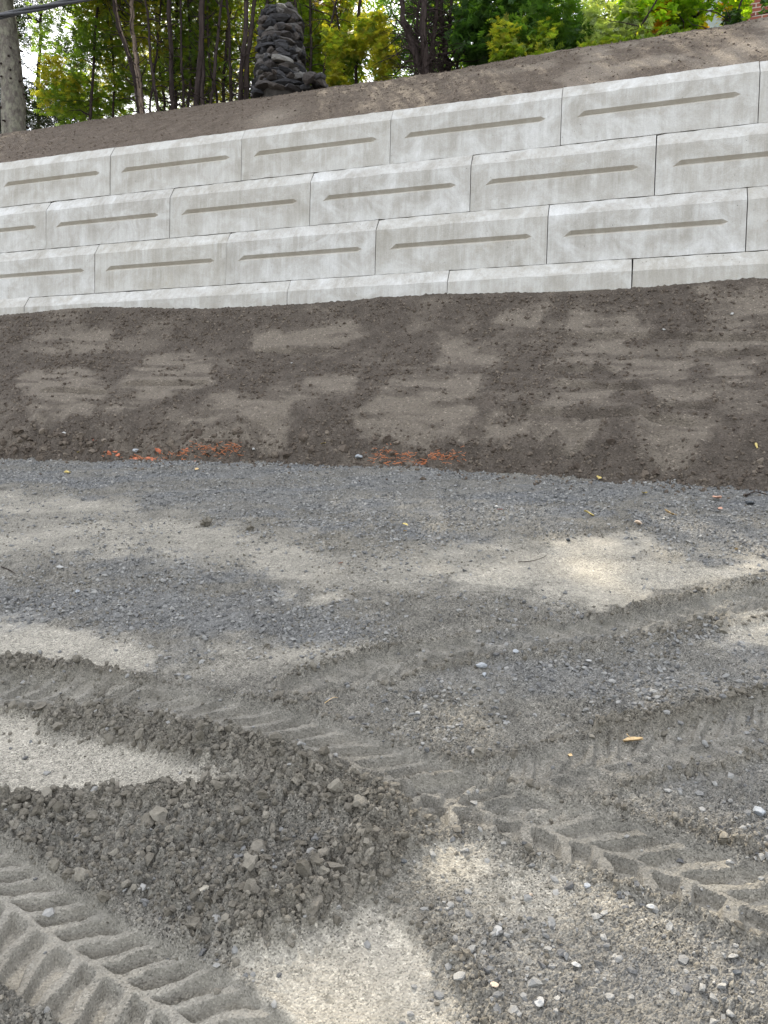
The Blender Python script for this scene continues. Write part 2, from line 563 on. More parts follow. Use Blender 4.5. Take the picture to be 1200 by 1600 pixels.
def mat_leaf(name, stops, trans=0.45):
    M = MT(name)
    c = M.coord()
    col = M.ramp(M.attr('tint'), stops)
    col = M.mix(0.5, col, M.ramp(M.noise(c, 3.0, 3, 0.6), [(0.3, 0.7), (0.7, 1.3)]), 'MULTIPLY')
    d = M.n.new('ShaderNodeBsdfPrincipled')
    M.put(d.inputs['Base Color'], col); d.inputs['Roughness'].default_value = 0.55; d.inputs['Specular IOR Level'].default_value = 0.3
    t = M.n.new('ShaderNodeBsdfTranslucent')
    M.put(t.inputs['Color'], M.mix(1.0, col, (2.5, 2.6, 0.9, 1), 'MULTIPLY'))
    mx = M.n.new('ShaderNodeMixShader'); mx.inputs[0].default_value = min(0.65, trans + 0.1)
    M.l.new(d.outputs[0], mx.inputs[1]); M.l.new(t.outputs[0], mx.inputs[2]); M.l.new(mx.outputs[0], M.out.inputs['Surface'])
    return M.m

def mat_plain(name, col, rough=0.6, var=0.15, scale=20, spec=0.3, bump=0.0):
    M = MT(name)
    c = M.coord()
    n = M.noise(c, scale, 4, 0.6)
    k = M.ramp(n, [(0.3, 1 - var), (0.7, 1 + var)])
    col = M.mix(1.0, tuple(col) + (1,), k, 'MULTIPLY')
    return M.pbr(col, rough, M.bump(n, bump, 1) if bump else None, spec=spec)

MG = mat_ground()
MBANK = mat_soil('dark_topsoil', (0.059, 0.049, 0.040), (0.100, 0.083, 0.068), (0.148, 0.126, 0.102))
MHILL = mat_soil('brown_topsoil', (0.080, 0.063, 0.049), (0.130, 0.104, 0.083), (0.19, 0.16, 0.13))
MGRAVEL = mat_stone('crushed_gravel', [(0.0, (0.085, 0.084, 0.083)), (0.35, (0.135, 0.134, 0.130)), (0.7, (0.20, 0.196, 0.185)), (0.94, (0.225, 0.219, 0.205)), (1.0, (0.24, 0.233, 0.218))])
MCLOD = mat_stone('dried_mud_clods', [(0.0, (0.095, 0.085, 0.068)), (0.7, (0.145, 0.131, 0.108)), (1.0, (0.185, 0.169, 0.14))], 0.15, 0.95, 45, 0.006)
MCRUMB = mat_stone('topsoil_crumbs', [(0.0, (0.068, 0.054, 0.043)), (0.7, (0.100, 0.081, 0.064)), (1.0, (0.15, 0.125, 0.10))], 0.15, 0.95, 45, 0.006)
MCONC = mat_concrete()
MCONC_G = mat_concrete('tan_groove_concrete', 0.55)  # groove faces mixed towards a warmer tan
MHC = mat_stone('brown_soil_crumbs', [(0.0, (0.085, 0.067, 0.052)), (1.0, (0.15, 0.121, 0.097))], 0.15, 0.95, 45, 0.006)

# ------------------------------------------------------------------ what lies on the ground, by its outline there
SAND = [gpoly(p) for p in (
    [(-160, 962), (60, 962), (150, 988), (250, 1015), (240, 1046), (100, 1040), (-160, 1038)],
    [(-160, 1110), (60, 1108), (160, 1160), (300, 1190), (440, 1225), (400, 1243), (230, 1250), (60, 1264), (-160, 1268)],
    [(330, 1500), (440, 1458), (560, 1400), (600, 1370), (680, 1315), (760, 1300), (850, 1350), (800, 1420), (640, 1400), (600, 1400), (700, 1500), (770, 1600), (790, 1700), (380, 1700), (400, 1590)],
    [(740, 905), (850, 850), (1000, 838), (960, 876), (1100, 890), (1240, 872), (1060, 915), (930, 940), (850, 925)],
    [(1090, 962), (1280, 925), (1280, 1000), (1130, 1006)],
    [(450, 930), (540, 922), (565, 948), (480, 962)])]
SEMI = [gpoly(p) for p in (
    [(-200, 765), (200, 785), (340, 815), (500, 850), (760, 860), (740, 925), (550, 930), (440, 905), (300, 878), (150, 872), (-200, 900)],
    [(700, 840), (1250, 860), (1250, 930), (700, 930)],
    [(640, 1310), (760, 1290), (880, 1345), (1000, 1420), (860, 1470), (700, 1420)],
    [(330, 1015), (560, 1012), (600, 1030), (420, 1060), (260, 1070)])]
GRAV = [gpoly(p) for p in (
    [(-300, 700), (0, 700), (600, 715), (1300, 745), (1300, 800), (1000, 790), (760, 850), (600, 838), (470, 822), (330, 800), (200, 780), (0, 758), (-300, 750)],
    [(960, 790), (1260, 800), (1260, 890), (1120, 880), (1010, 845)],
    [(-200, 925), (0, 920), (100, 884), (220, 872), (350, 900), (470, 945), (600, 985), (590, 1015), (430, 1012), (330, 1012), (220, 995), (100, 972), (-200, 952)],
    [(760, 1000), (1000, 1010), (1260, 1020), (1260, 1090), (1000, 1110), (840, 1100), (700, 1060)],
    [(1060, 1190), (1260, 1150), (1260, 1330), (1150, 1300)],
    [(700, 1470), (900, 1430), (1260, 1500), (1260, 1700), (820, 1700)])]
CLODS = [gpoly(p) for p in (
    [(-200, 1275), (60, 1266), (230, 1252), (430, 1246), (470, 1200), (560, 1215), (650, 1240), (690, 1275), (620, 1330), (560, 1390), (500, 1405), (440, 1450), (370, 1482), (290, 1478), (200, 1440), (80, 1405), (-200, 1390)],
    [(-200, 1520), (-10, 1500), (40, 1545), (90, 1600), (120, 1700), (-200, 1700)],
    [(-160, 1036), (60, 1040), (150, 1062), (190, 1085), (60, 1080), (-160, 1060)],
    [(80, 1112), (180, 1100), (330, 1130), (430, 1165), (560, 1215), (600, 1260), (520, 1260), (430, 1222), (300, 1185), (160, 1150)])]
TRACKS = [  # centre line (in the photograph), half width, lug pitch, depth
    ([(-60, 1355), (60, 1440), (150, 1495), (230, 1545), (330, 1610), (420, 1680)], (0.160, 0.118), 0.092, 0.042),
    ([(-160, 1082), (0, 1086), (120, 1094), (250, 1112), (380, 1142), (500, 1180), (620, 1225), (740, 1262), (850, 1297), (1000, 1345), (1120, 1392), (1300, 1470)], (0.115, 0.145), 0.120, 0.046),
    ([(690, 1262), (800, 1238), (900, 1205), (1020, 1170), (1150, 1140), (1300, 1105)], (0.13, 0.13), 0.120, 0.045),
    ([(1330, 905), (1150, 942), (1000, 972), (880, 995), (750, 1018), (600, 1050), (480, 1080)], (0.105, 0.105), 0.13, 0.045)]
TRK = []
for pts, hw, pitch, dep in TRACKS:
    g = gpoly(pts)
    TRK.append((spline(g, 6), hw, pitch, dep))
BERMS = [  # ridges of thrown up clods: line, half width, height
    ([(-160, 1050), (60, 1052), (150, 1068), (260, 1092)], 0.08, 0.048),
    ([(60, 1120), (180, 1142), (300, 1172), (420, 1208), (520, 1248), (600, 1290), (560, 1370), (420, 1440), (330, 1470)], 0.12, 0.048),
    ([(-60, 1278), (80, 1268), (230, 1262), (420, 1258)], 0.07, 0.028),
    ([(1300, 1075), (1200, 1092), (1100, 1112), (1000, 1138), (900, 1160)], 0.05, 0.024),
    ([(1300, 880), (1150, 915), (1000, 950), (900, 972)], 0.05, 0.018),
    ([(1300, 950), (1150, 975), (1000, 1000), (850, 1025), (700, 1045)], 0.05, 0.018),
    ([(600, 1045), (700, 1030), (820, 1008), (900, 995)], 0.06, 0.016),
    ([(590, 1370), (640, 1430), (700, 1500), (780, 1600), (830, 1700)], 0.05, 0.018)]
BRM = [(spline(gpoly(p), 5), hw, h) for p, hw, h in BERMS]

def soft(x, y, polys, edge, wob, k):
    n = fbm(x * 3.2, y * 3.2, k, 4) * wob + fbm(x * 14, y * 14, k + 9, 3) * wob * 0.35
    m = np.zeros_like(x)
    for p in polys:
        lo, hi = p.min(0) - 0.8, p.max(0) + 0.8
        q = (x > lo[0]) & (x < hi[0]) & (y > lo[1]) & (y < hi[1])
        if not q.any(): continue
        d = poly_sd(x[q], y[q], p) + n[q] * (0.5 + 0.2 * y[q])
        m[q] = np.maximum(m[q], 1 - smooth(-edge, edge, d))
    return m

WET, PACK = [None], [None]
def surf(x, y, fine=True):
    """height and masks of the trampled ground"""
    shp = x.shape
    x, y = x.ravel(), y.ravel()
    z = g0(x, y) + 0.03 * fbm(x * 0.7, y * 0.7, 3, 3) + 0.010 * fbm(x * 2.6, y * 2.6, 4, 3)
    near = (y > 0.5) & (y < 10) & (np.abs(x) < 7)
    sand, semi, grav, clod = (np.zeros_like(x) for _ in range(4))
    WET[0] = np.zeros_like(x)
    PACK[0] = np.zeros_like(x)
    xx, yy = x[near], y[near]
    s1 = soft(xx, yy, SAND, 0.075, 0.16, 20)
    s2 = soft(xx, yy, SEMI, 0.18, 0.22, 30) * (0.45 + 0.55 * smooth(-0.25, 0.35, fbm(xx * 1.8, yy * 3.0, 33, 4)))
    gv = np.maximum(np.maximum(soft(xx, yy, GRAV[:1], 0.14, 0.24, 40) * (0.35 + 0.65 * smooth(-0.25, 0.15, fbm(xx * 1.4, yy * 4.5, 45, 5))), 0.75 * soft(xx, yy, GRAV[1:3], 0.14, 0.28, 42)), 0.55 * soft(xx, yy, GRAV[3:], 0.2, 0.3, 43))
    gv = gv * (0.30 + 0.70 * np.maximum(smooth(-0.35, 0.25, fbm(xx * 2.2 + 5, yy * 4.6, 41, 5)), 0.5 * smooth(5.2, 6.2, yy)))
    cl = soft(xx, yy, CLODS, 0.05, 0.15, 50)
    cl = cl * (0.45 + 0.55 * smooth(-0.45, 0.05, fbm(xx * 4.5, yy * 4.5, 52, 4)))
    trk = np.zeros_like(xx)
    inn = np.zeros_like(xx)
    rib = np.zeros_like(xx)
    lip = np.zeros_like(xx)
    dz = np.zeros_like(xx)
    rise = np.zeros_like(xx)
    wob = fbm(xx * 9, yy * 9, 60, 3)
    for i, (path, hw, pitch, dep) in enumerate(TRK):
        lo, hi = path.min(0) - 0.4, path.max(0) + 0.4
        q = (xx > lo[0]) & (xx < hi[0]) & (yy > lo[1]) & (yy < hi[1])
        S, T, ln = path_st(xx[q] + 0.008 * wob[q], yy[q] + 0.008 * fbm(yy[q] * 9, xx[q] * 9, 61, 3), path)
        hw_t = np.where(T > 0, hw[1], hw[0])
        t = T / hw_t
        at = np.abs(t)
        inside = 1 - smooth(0.93, 1.06, at)
        ph = S / pitch - at * hw_t / pitch * np.where(t > 0, 1.0, 0.45) + (t > 0) * 0.5 + (0.20 if i == 0 else 0.14) * wob[q] + 0.10 * fbm(S * 6, t * 2 + i, 64, 2)
        fr = ph - np.floor(ph)
        lug = smooth(0.03, 0.16, fr) * (1 - smooth(0.58, 0.76, fr)) * smooth(0.05, 0.13, at) * (1 - smooth(0.86, 0.98, at))
        pow_ = (1.0, 0.85, 0.6, 0.6)[i]
        wear = 0.78 + 0.22 * smooth(-0.45, 0.15, fbm(S * 2.2, t * 0.8 + i * 7, 63, 2)) if i >= 1 else 1.0
        wear = wear * pow_
        dz[q] += inside * (-0.008 - dep * lug * wear * (1 + 0.45 * fbm(S * 5, t * 1.2 + 5 * i, 67, 3)))
        edge = np.exp(-((at - 1.10) / 0.13) ** 2)
        lip[q] = np.maximum(lip[q], np.exp(-((at - 1.22) / 0.16) ** 2) * smooth(-0.5, 0.3, fbm(S * 2.5, t + 3 * i, 65, 3)) * (0 if i == 0 else 1))
        rise[q] = np.maximum(rise[q], edge * (0.010 + 0.010 * np.clip(wob[q] + 0.4, 0, 1)) * wear * (0.6 if i == 0 else 1))
        inn[q] = np.maximum(inn[q], inside * wear)
        rib[q] = np.maximum(rib[q], inside * (1 - lug))
        trk[q] = np.maximum(trk[q], inside * wear * (0.55 + 0.45 * lug))
    bm_ = np.zeros_like(xx)
    for path, hw, h in BRM:
        lo, hi = path.min(0) - 0.4, path.max(0) + 0.4
        q = (xx > lo[0]) & (xx < hi[0]) & (yy > lo[1]) & (yy < hi[1])
        S, T, ln = path_st(xx[q], yy[q], path)
        b = np.exp(-(T / hw) ** 2 * (1.1 + 0.7 * wob[q])) * (0.75 + 0.5 * np.clip(wob[q] + 0.5, 0, 1)) * smooth(0, 0.12, S) * (1 - smooth(ln - 0.12, ln, S))
        rise[q] = np.maximum(rise[q], h * b)
        bm_[q] = np.maximum(bm_[q], smooth(0.25, 0.7, b) * (1 if h > 0.02 else 0.35))
    cl = np.maximum(np.maximum(cl, bm_), lip * 0.9)
    cl = cl * (1 - 0.9 * inn)
    rise += 0.008 * lip
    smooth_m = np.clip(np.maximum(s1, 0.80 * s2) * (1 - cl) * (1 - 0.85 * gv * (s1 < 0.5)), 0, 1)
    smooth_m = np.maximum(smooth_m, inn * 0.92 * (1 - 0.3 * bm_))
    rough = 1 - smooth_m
    zz = dz + rise
    zz += cl * (1 - trk) * 0.009
    if fine:
        a = xx * 0.83 + yy * 0.55
        b = -xx * 0.55 + yy * 0.83
        lump = domes(a * 13, b * 13, 96, 0.55) / 13
        big = domes(a * 29, b * 29, 100, 0.75) / 29
        mid = domes(b * 56 + 3, a * 56, 110, 0.8) / 56
        sml = domes(a * 110, b * 110 + 9, 120, 0.8) / 110
        zz += lump * 0.30 * cl * (1 - inn)
        patch = smooth(-0.5, 0.4, fbm(xx * 5, yy * 5, 66, 3))
        zz += big * (0.95 * cl + 0.55 * rough * patch) * (1 - inn * 0.90)
        zz += mid * (0.85 * cl + 0.95 * rough * (0.4 + 0.6 * patch) + 0.005) * (1 - inn * 0.80)
        zz += sml * (0.05 + 0.85 * rough) * (1 - 0.5 * inn)
        zz += inn * 0.006 * fbm(xx * 28, yy * 28, 71, 3)
        zz += fbm(xx * 45, yy * 45, 70, 3) * (0.0012 + 0.005 * rough)
    z[near] += zz
    sand[near], grav[near] = np.clip(smooth_m - 0.15 * inn - 0.55 * rib, 0, 1), gv * (1 - cl) * (1 - trk * 0.8)
    clod[near] = cl * (1 - inn * 0.80)
    WET[0][near] = np.clip(0.22 * cl + 0.85 * np.maximum(bm_, lip * 0.8), 0, 1) * (1 - 0.7 * inn)
    PACK[0][near] = np.clip(inn + 0.12 * s1, 0, 1)
    semi[near] = rough * (1 - 0.7 * inn)
    return z.reshape(shp), sand.reshape(shp), grav.reshape(shp), clod.reshape(shp), semi.reshape(shp)

def grade(z):
    return 0.62 * z + 0.42

# rows get coarser with distance, columns spread with the row's width; a coarse skirt runs out to the horizon
rows = [0.95]
while rows[-1] < 9.6:
    rows.append(rows[-1] + 0.0041 * max(1.0, rows[-1] / 1.9) ** 1.65)
rows = np.array(rows)
ncol = 650
cc = np.linspace(-1, 1, ncol)
skirt_y = np.array([-400, -120, -40, -14, -8, -4, -1.5, 0, 0.6])
after_y = np.array([10.2, 12, 20, 60, 400])
ys = np.concatenate([skirt_y, rows, after_y])
half = np.where(ys < 0.95, grade(0.95), grade(np.minimum(ys, 9.6)))
outer = np.array([1.15, 1.5, 2.2, 4, 10, 30, 120, 600])
xs_in = half[:, None] * cc[None, :]
xs = np.concatenate([-(half[:, None] + outer[::-1][None, :] - 1), xs_in, half[:, None] + outer[None, :] - 1], 1)
YY = np.repeat(ys[:, None], xs.shape[1], 1)
hz, sandm, gravm, clodm, roughm = surf(xs, YY)
print('ground verts', xs.size)
nr, nc = xs.shape
idx = np.arange(nr * nc).reshape(nr, nc)
quads = np.stack([idx[:-1, :-1], idx[:-1, 1:], idx[1:, 1:], idx[1:, :-1]], -1).reshape(-1, 4)
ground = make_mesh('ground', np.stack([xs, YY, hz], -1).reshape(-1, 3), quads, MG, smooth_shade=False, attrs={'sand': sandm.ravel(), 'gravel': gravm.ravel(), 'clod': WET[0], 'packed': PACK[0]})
tag(ground, kind='structure')

# ------------------------------------------------------------------ the bank under the wall
def bpoly(pts):
    a = np.array(pts, float)
    X, Y, _ = on_slope(a[:, 0], a[:, 1])
    u, w = to_uw(X, Y)
    return np.stack([u, w], 1)
SMOOTH_B = [bpoly(p) for p in (
    [(230, 562), (335, 556), (330, 598), (250, 625), (170, 640), (190, 600)], [(40, 588), (120, 575), (180, 610), (140, 650), (50, 655)],
    [(400, 520), (540, 508), (580, 522), (520, 545), (400, 542)], [(620, 598), (740, 593), (720, 680), (640, 715), (600, 700), (555, 650)],
    [(880, 532), (975, 526), (965, 572), (860, 575)], [(880, 600), (955, 604), (940, 632), (862, 632)], [(850, 648), (940, 652), (905, 690), (830, 690)],
    [(770, 655), (832, 655), (820, 680), (768, 682)], [(900, 490), (1000, 483), (1000, 520), (890, 520)], [(1090, 528), (1230, 528), (1230, 550), (1080, 548)],
    [(1030, 610), (1130, 606), (1120, 632), (1030, 632)], [(1010, 658), (1110, 658), (1080, 722), (1010, 712)], [(1100, 462), (1230, 455), (1230, 502), (1090, 500)],
    [(1120, 562), (1185, 560), (1180, 590), (1110, 592)], [(480, 592), (560, 586), (560, 610), (470, 612)], [(330, 622), (460, 620), (440, 690), (290, 700), (270, 660)],
    [(690, 530), (780, 540), (770, 570), (690, 565)], [(780, 500), (850, 490), (840, 520), (770, 525)], [(1000, 560), (1070, 556), (1060, 590), (990, 592)], [(60, 530), (170, 522), (160, 545), (60, 552)])]
LEDGE_B = [bpoly(p) for p in ([(868, 524), (1010, 524), (1230, 529)], [(786, 638), (900, 646), (1095, 658)], [(848, 575), (965, 577)], [(862, 600), (1010, 606)],
                              [(850, 694), (935, 698)], [(1080, 552), (1220, 550)], [(190, 600), (330, 598)], [(60, 612), (170, 612)], [(395, 545), (520, 546)], [(1005, 634), (1125, 634)])]

def bank_surf(u, w):
    z = bank0(u, w)
    n = fbm(u * 3, w * 4.5, 200, 5) * 0.14 + fbm(u * 16, w * 22, 201, 3) * 0.06
    sm = np.zeros_like(u)
    for p in SMOOTH_B:
        sm = np.maximum(sm, 1 - smooth(-0.06, 0.08, poly_sd(u, w, p) - 0.03 + n))
    sm = np.maximum(sm, 0.55 * smooth(0.0, 0.4, fbm(u * 1.3, w * 3.4, 210, 5)))
    sm = sm * (1 - 0.7 * smooth(-0.1, 0.4, fbm(u * 2.6, w * 15, 212, 5)))
    rough = 1 - sm
    z = z + smooth(0.7, 0.1, toe_w(u) - w) * (0.16 * fbm(u * 2.0, w * 1.2, 215, 4) + 0.09 * fbm(u * 8, w * 8, 216, 3))
    z = z + 0.03 * fbm(u * 1.1, w * 1.5, 205, 3) + 0.012 * fbm(u * 6, w * 6, 206, 4) * (0.4 + rough)
    for p in LEDGE_B:
        S, T, ln = path_st(u, w, p)
        e = smooth(0, 0.1, S) * (1 - smooth(ln - 0.1, ln, S)) * (np.abs(T) < 0.1)
        z = z - 0.050 * e * np.exp(-((T - 0.012) / 0.020) ** 2) + 0.045 * e * np.exp(-np.abs(T) / 0.07) * (T < 0)
    big = domes(u * 13, w * 11, 220, 0.5) / 13
    mid = domes(u * 30, w * 27, 225, 0.7) / 30
    sml = domes(u * 60, w * 55, 226, 0.7) / 60
    toe = smooth(0.35, 0.05, np.abs(toe_w(u) - w)) * (0.4 + 0.8 * (u < -0.5))
    z = z + big * (0.14 * rough + 0.45 * toe) + mid * (0.62 * rough + 0.3 * toe) + sml * (0.10 + 0.4 * rough)
    return z, sm

uu = np.concatenate([[-60, -30, -18, -12, -9], np.linspace(-7.6, 6.2, 620), [8, 11, 16, 30, 60]])
ww = np.concatenate([[0.2, 0.36], np.linspace(0.4, 3.0, 220), [3.3]])
U, W_ = np.meshgrid(uu, ww)
bz, bsm = bank_surf(U, W_)
X, Y = wall_xy(U, W_)
idx = np.arange(U.size).reshape(U.shape)
quads = np.stack([idx[:-1, :-1], idx[1:, :-1], idx[1:, 1:], idx[:-1, 1:]], -1).reshape(-1, 4)
bank = make_mesh('earth_bank', np.stack([X, Y, bz], -1).reshape(-1, 3), quads, MBANK, attrs={'smooth_or_sunlit_soil': bsm.ravel()})
tag(bank, kind='structure')

def hill_surf(u, w):
    z = hill0(u, w)
    sm = 0.75 * smooth(0.12, 0.42, fbm(u * 1.3, w * 2.0 + 4, 310, 4)) * smooth(-3.2, -2.2, w) * smooth(0.0, 3.0, u + 0.3) \
        + 0.9 * np.exp(-(((u + 1.95) / 0.35) ** 2 + ((w + 0.45) / 0.28) ** 2))  # lighter oval: a faint dapple of sun put into the soil colour
    sm = np.clip(sm, 0, 1)
    rough = 1 - sm
    fade = smooth(0.0, -0.15, w)
    z = z + fade * (0.035 * fbm(u * 1.2, w * 1.6, 305, 3) + 0.022 * fbm(u * 5, w * 5, 306, 4) + domes(u * 14, w * 14, 320, 0.5) / 14 * 0.14 * rough
                    + domes(u * 27, w * 27, 325, 0.7) / 27 * 0.4 * rough)
    return z, sm
uu = np.concatenate([[-400, -100, -40, -18, -12], np.linspace(-9, 6.6, 460), [8, 11, 16, 30, 100, 400]])
ww = np.concatenate([[-0.03], np.linspace(-0.035, -3.6, 130), [-4.4, -6, -10, -20, -60, -300]])
U, W_ = np.meshgrid(uu, ww)
bz, bsm = hill_surf(U, W_)
X, Y = wall_xy(U, W_)
idx = np.arange(U.size).reshape(U.shape)
quads = np.stack([idx[:-1, :-1], idx[:-1, 1:], idx[1:, 1:], idx[1:, :-1]], -1).reshape(-1, 4)
hill = make_mesh('hillside', np.stack([X, Y, bz], -1).reshape(-1, 3), quads, MHILL, attrs={'smooth_or_sunlit_soil': bsm.ravel()})
tag(hill, kind='structure')

# ------------------------------------------------------------------ the wall: courses of precast blocks
wall = empty('retaining_wall', (0, 10, 0), 'stepped retaining wall of pale precast concrete blocks set above the dark earth bank', 'wall')
wall.rotation_euler = (0, 0, -YAW)

def block_mesh(seed, ln=L):
    r = random.Random(seed)
    gap = 0.0035 + 0.0015 * r.random()
    bm = bmesh.new()
    x0, x1 = gap, ln - gap
    zb, zt, zc = 0.006, H, H - CH
    D = 0.72
    y = lambda w: -w                      # local y points away from the camera
    nx = 22
    xs_ = [x0 + (x1 - x0) * i / nx for i in range(nx + 1)]
    def chip(a=0.0022):
        return r.gauss(0, a * 0.9)
    top_f = [bm.verts.new((q, y(0.0 + chip(0.003)), zt + chip(0.002))) for q in xs_]
    top_b = [bm.verts.new((q, y(-D), zt)) for q in (x0, x1)]
    ch_f = [bm.verts.new((q, y(CD), zc + chip(0.003))) for q in xs_]
    bot_f = [bm.verts.new((q, y(CD), zb + abs(chip(0.003)))) for q in xs_]
    bot_b = [bm.verts.new((q, y(-D), zb)) for q in (x0, x1)]
    # a chipped upper corner here and there
    for i in (0, nx):
        if r.random() < 0.5:
            s = 1 if i == 0 else -1
            top_f[i].co.x += s * r.uniform(0.002, 0.010); ch_f[i].co.x += s * r.uniform(0.0, 0.006); top_f[i].co.z -= r.uniform(0, 0.012)
    for i in range(nx):
        bm.faces.new((ch_f[i], ch_f[i + 1], top_f[i + 1], top_f[i]))
    bm.faces.new([top_f[i] for i in range(nx + 1)] + [top_b[1], top_b[0]])
    bm.faces.new([bot_f[i] for i in range(nx, -1, -1)] + [bot_b[0], bot_b[1]])
    bm.faces.new((top_f[0], top_b[0], bot_b[0], bot_f[0], ch_f[0]))
    bm.faces.new((top_f[nx], ch_f[nx], bot_f[nx], bot_b[1], top_b[1]))
    # groove in the face
    gz, gh, gd = zb + (zc - zb) * 0.60, 0.034, 0.040
    u1, u2, tp = ln * 0.085, ln * 0.915, 0.085
    A = bm.verts.new((u1, y(CD), gz - gh)); B = bm.verts.new((u1 + tp, y(CD), gz + gh)); C_ = bm.verts.new((u2 - tp * 0.7, y(CD), gz + gh))
    D_ = bm.verts.new((u2, y(CD), gz)); E_ = bm.verts.new((u2 - tp * 0.7, y(CD), gz - gh))
    I1 = bm.verts.new((u1 + tp * 1.0, y(CD - gd), gz - 0.004)); I2 = bm.verts.new((u2 - tp * 0.9, y(CD - gd), gz - 0.004))
    for f in ((A, I1, B), (B, I1, I2, C_), (C_, I2, D_), (D_, I2, E_), (E_, I2, I1, A)):
        bm.faces.new(f).material_index = 1
    # face round the groove, fanned to the upper and the lower edge
    for i in range(nx):
        p = (xs_[i] + xs_[i + 1]) / 2
        if p < u1 + tp:
            bm.faces.new((ch_f[i], A if p < u1 + 0.02 else B, ch_f[i + 1]))
            t_here = A if p < u1 + 0.02 else B
        elif p < u2 - tp * 0.7:
            t_here = B if p < ln / 2 else C_
            bm.faces.new((ch_f[i], t_here, ch_f[i + 1]))
        else:
            t_here = D_ if p > u2 else C_
            bm.faces.new((ch_f[i], t_here, ch_f[i + 1]))
        lo = A if p < ln / 2 else (E_ if p < u2 else D_)
        bm.faces.new((bot_f[i + 1], lo, bot_f[i]))
    def tops(i):
        p = (xs_[i] + xs_[i + 1]) / 2
        if p < u1 + tp: return A if p < u1 + 0.02 else B
        if p < u2 - tp * 0.7: return B if p < ln / 2 else C_
        return D_ if p > u2 else C_
    def lows(i):
        p = (xs_[i] + xs_[i + 1]) / 2
        return A if p < ln / 2 else (E_ if p < u2 else D_)
    for i in range(1, nx):
        if tops(i) is not tops(i - 1): bm.faces.new((ch_f[i], tops(i - 1), tops(i)))
        if lows(i) is not lows(i - 1): bm.faces.new((bot_f[i], lows(i), lows(i - 1)))
    bm.faces.new((ch_f[0], bot_f[0], A)) if tops(0) is A else None
    bm.faces.new((ch_f[nx], D_, bot_f[nx]))
    bmesh.ops.recalc_face_normals(bm, faces=bm.faces)
    bmesh.ops.triangulate(bm, faces=[f for f in bm.faces if len(f.verts) > 4])
    me = bpy.data.meshes.new('block')
    bm.to_mesh(me); bm.free()
    me.materials.append(MCONC)
    me.materials.append(MCONC_G)
    return me
variants = [block_mesh(s) for s in range(6)]
for r_ in range(4):
    for j in range(-3, 7):
        u0 = OFF[r_] + L * j
        if u0 + L < -8.6 or u0 > 6.8: continue
        me = variants[random.randrange(6)]
        b = bpy.data.objects.new('block', me)
        COL.objects.link(b)
        b.parent = wall
        b.location = (u0, -SET * r_ + random.gauss(0, 0.002), TOP - H * (r_ + 1) + random.gauss(0, 0.002))
        b.rotation_euler = (random.gauss(0, 0.002), random.gauss(0, 0.0008), random.gauss(0, 0.0016))
wall['kind'] = 'thing'

# ------------------------------------------------------------------ trees, shrubs, the cairn, house and cable
MB_CEDAR = mat_bark('cedar_bark', (0.014, 0.010, 0.0095), (0.062, 0.046, 0.042), 9, 34)
MB_PALE = mat_bark('peeling_cedar_bark', (0.05, 0.037, 0.03), (0.26, 0.20, 0.155), 10, 34)
MB_SPRUCE = mat_bark('grey_scaly_bark', (0.055, 0.048, 0.041), (0.165, 0.148, 0.128), 1.6, 16, (0.20, 0.195, 0.15))
MB_DARK = mat_bark('dark_bark', (0.014, 0.010, 0.009), (0.050, 0.037, 0.031), 6, 30)
ML_CEDAR = mat_leaf('cedar_leaves', [(0.0, (0.05, 0.034, 0.012)), (0.10, (0.035, 0.055, 0.012)), (0.5, (0.070, 0.115, 0.020)), (0.85, (0.125, 0.165, 0.026)), (1.0, (0.21, 0.19, 0.03))])
ML_DEEP = mat_leaf('deep_green_leaves', [(0.0, (0.018, 0.036, 0.012)), (0.6, (0.035, 0.080, 0.020)), (1.0, (0.075, 0.140, 0.028))], 0.35)
ML_SPRUCE = mat_leaf('spruce_needles', [(0.0, (0.014, 0.024, 0.014)), (0.7, (0.028, 0.045, 0.022)), (1.0, (0.05, 0.07, 0.03))], 0.15)
ML_PALE = mat_leaf('pale_green_leaves', [(0.0, (0.14, 0.17, 0.08)), (0.6, (0.27, 0.32, 0.16)), (1.0, (0.40, 0.36, 0.22))], 0.35)
ML_MAPLE = mat_leaf('yellow_green_maple_leaves', [(0.0, (0.06, 0.12, 0.015)), (0.5, (0.15, 0.24, 0.02)), (0.9, (0.32, 0.34, 0.03)), (1.0, (0.36, 0.20, 0.03))], 0.55)

def tri_tpl(v, f):
    return np.array(v, float), np.array(f)

def cedar_frond(seed, n=4):                   # a flat fern-like spray
    r = random.Random(seed)
    v, f = [], []
    for i in range(n):
        y = i / n
        ln = (0.42 * math.sin(math.pi * (0.15 + 0.8 * y)) + 0.06) * r.uniform(0.7, 1.2)
        for s in (-1, 1):
            b = len(v)
            z0 = 0.10 * math.sin(y * 3) ; dr = r.uniform(-0.12, 0.04)
            v += [(0, y - 0.02, z0), (0, y + 0.16, z0), (s * ln, y + 0.30 + r.uniform(-0.05, 0.08), z0 + dr), (s * ln * 0.5, y + 0.05, z0 + dr * 0.4)]
            f += [(b, b + 3, b + 1), (b + 3, b + 2, b + 1)]
    return tri_tpl(v, f)

def needle_spray(seed):                  # a spruce twig
    r = random.Random(seed)
    v, f = [(-0.015, 0, 0), (0.015, 0, 0), (0, 1, -0.1)], [(0, 1, 2)]
    for i in range(15):
        y = i / 15
        s = -1 if i % 2 else 1
        b = len(v)
        ln = 0.30 * (1.1 - y) + 0.08
        z = -0.1 * y
        v += [(0, y, z), (0.0, y + 0.075, z), (s * ln * r.uniform(0.7, 1.1), y + 0.18, z + r.uniform(-0.16, 0.06))]
        f += [(b, b + 1, b + 2)]
    return tri_tpl(v, f)

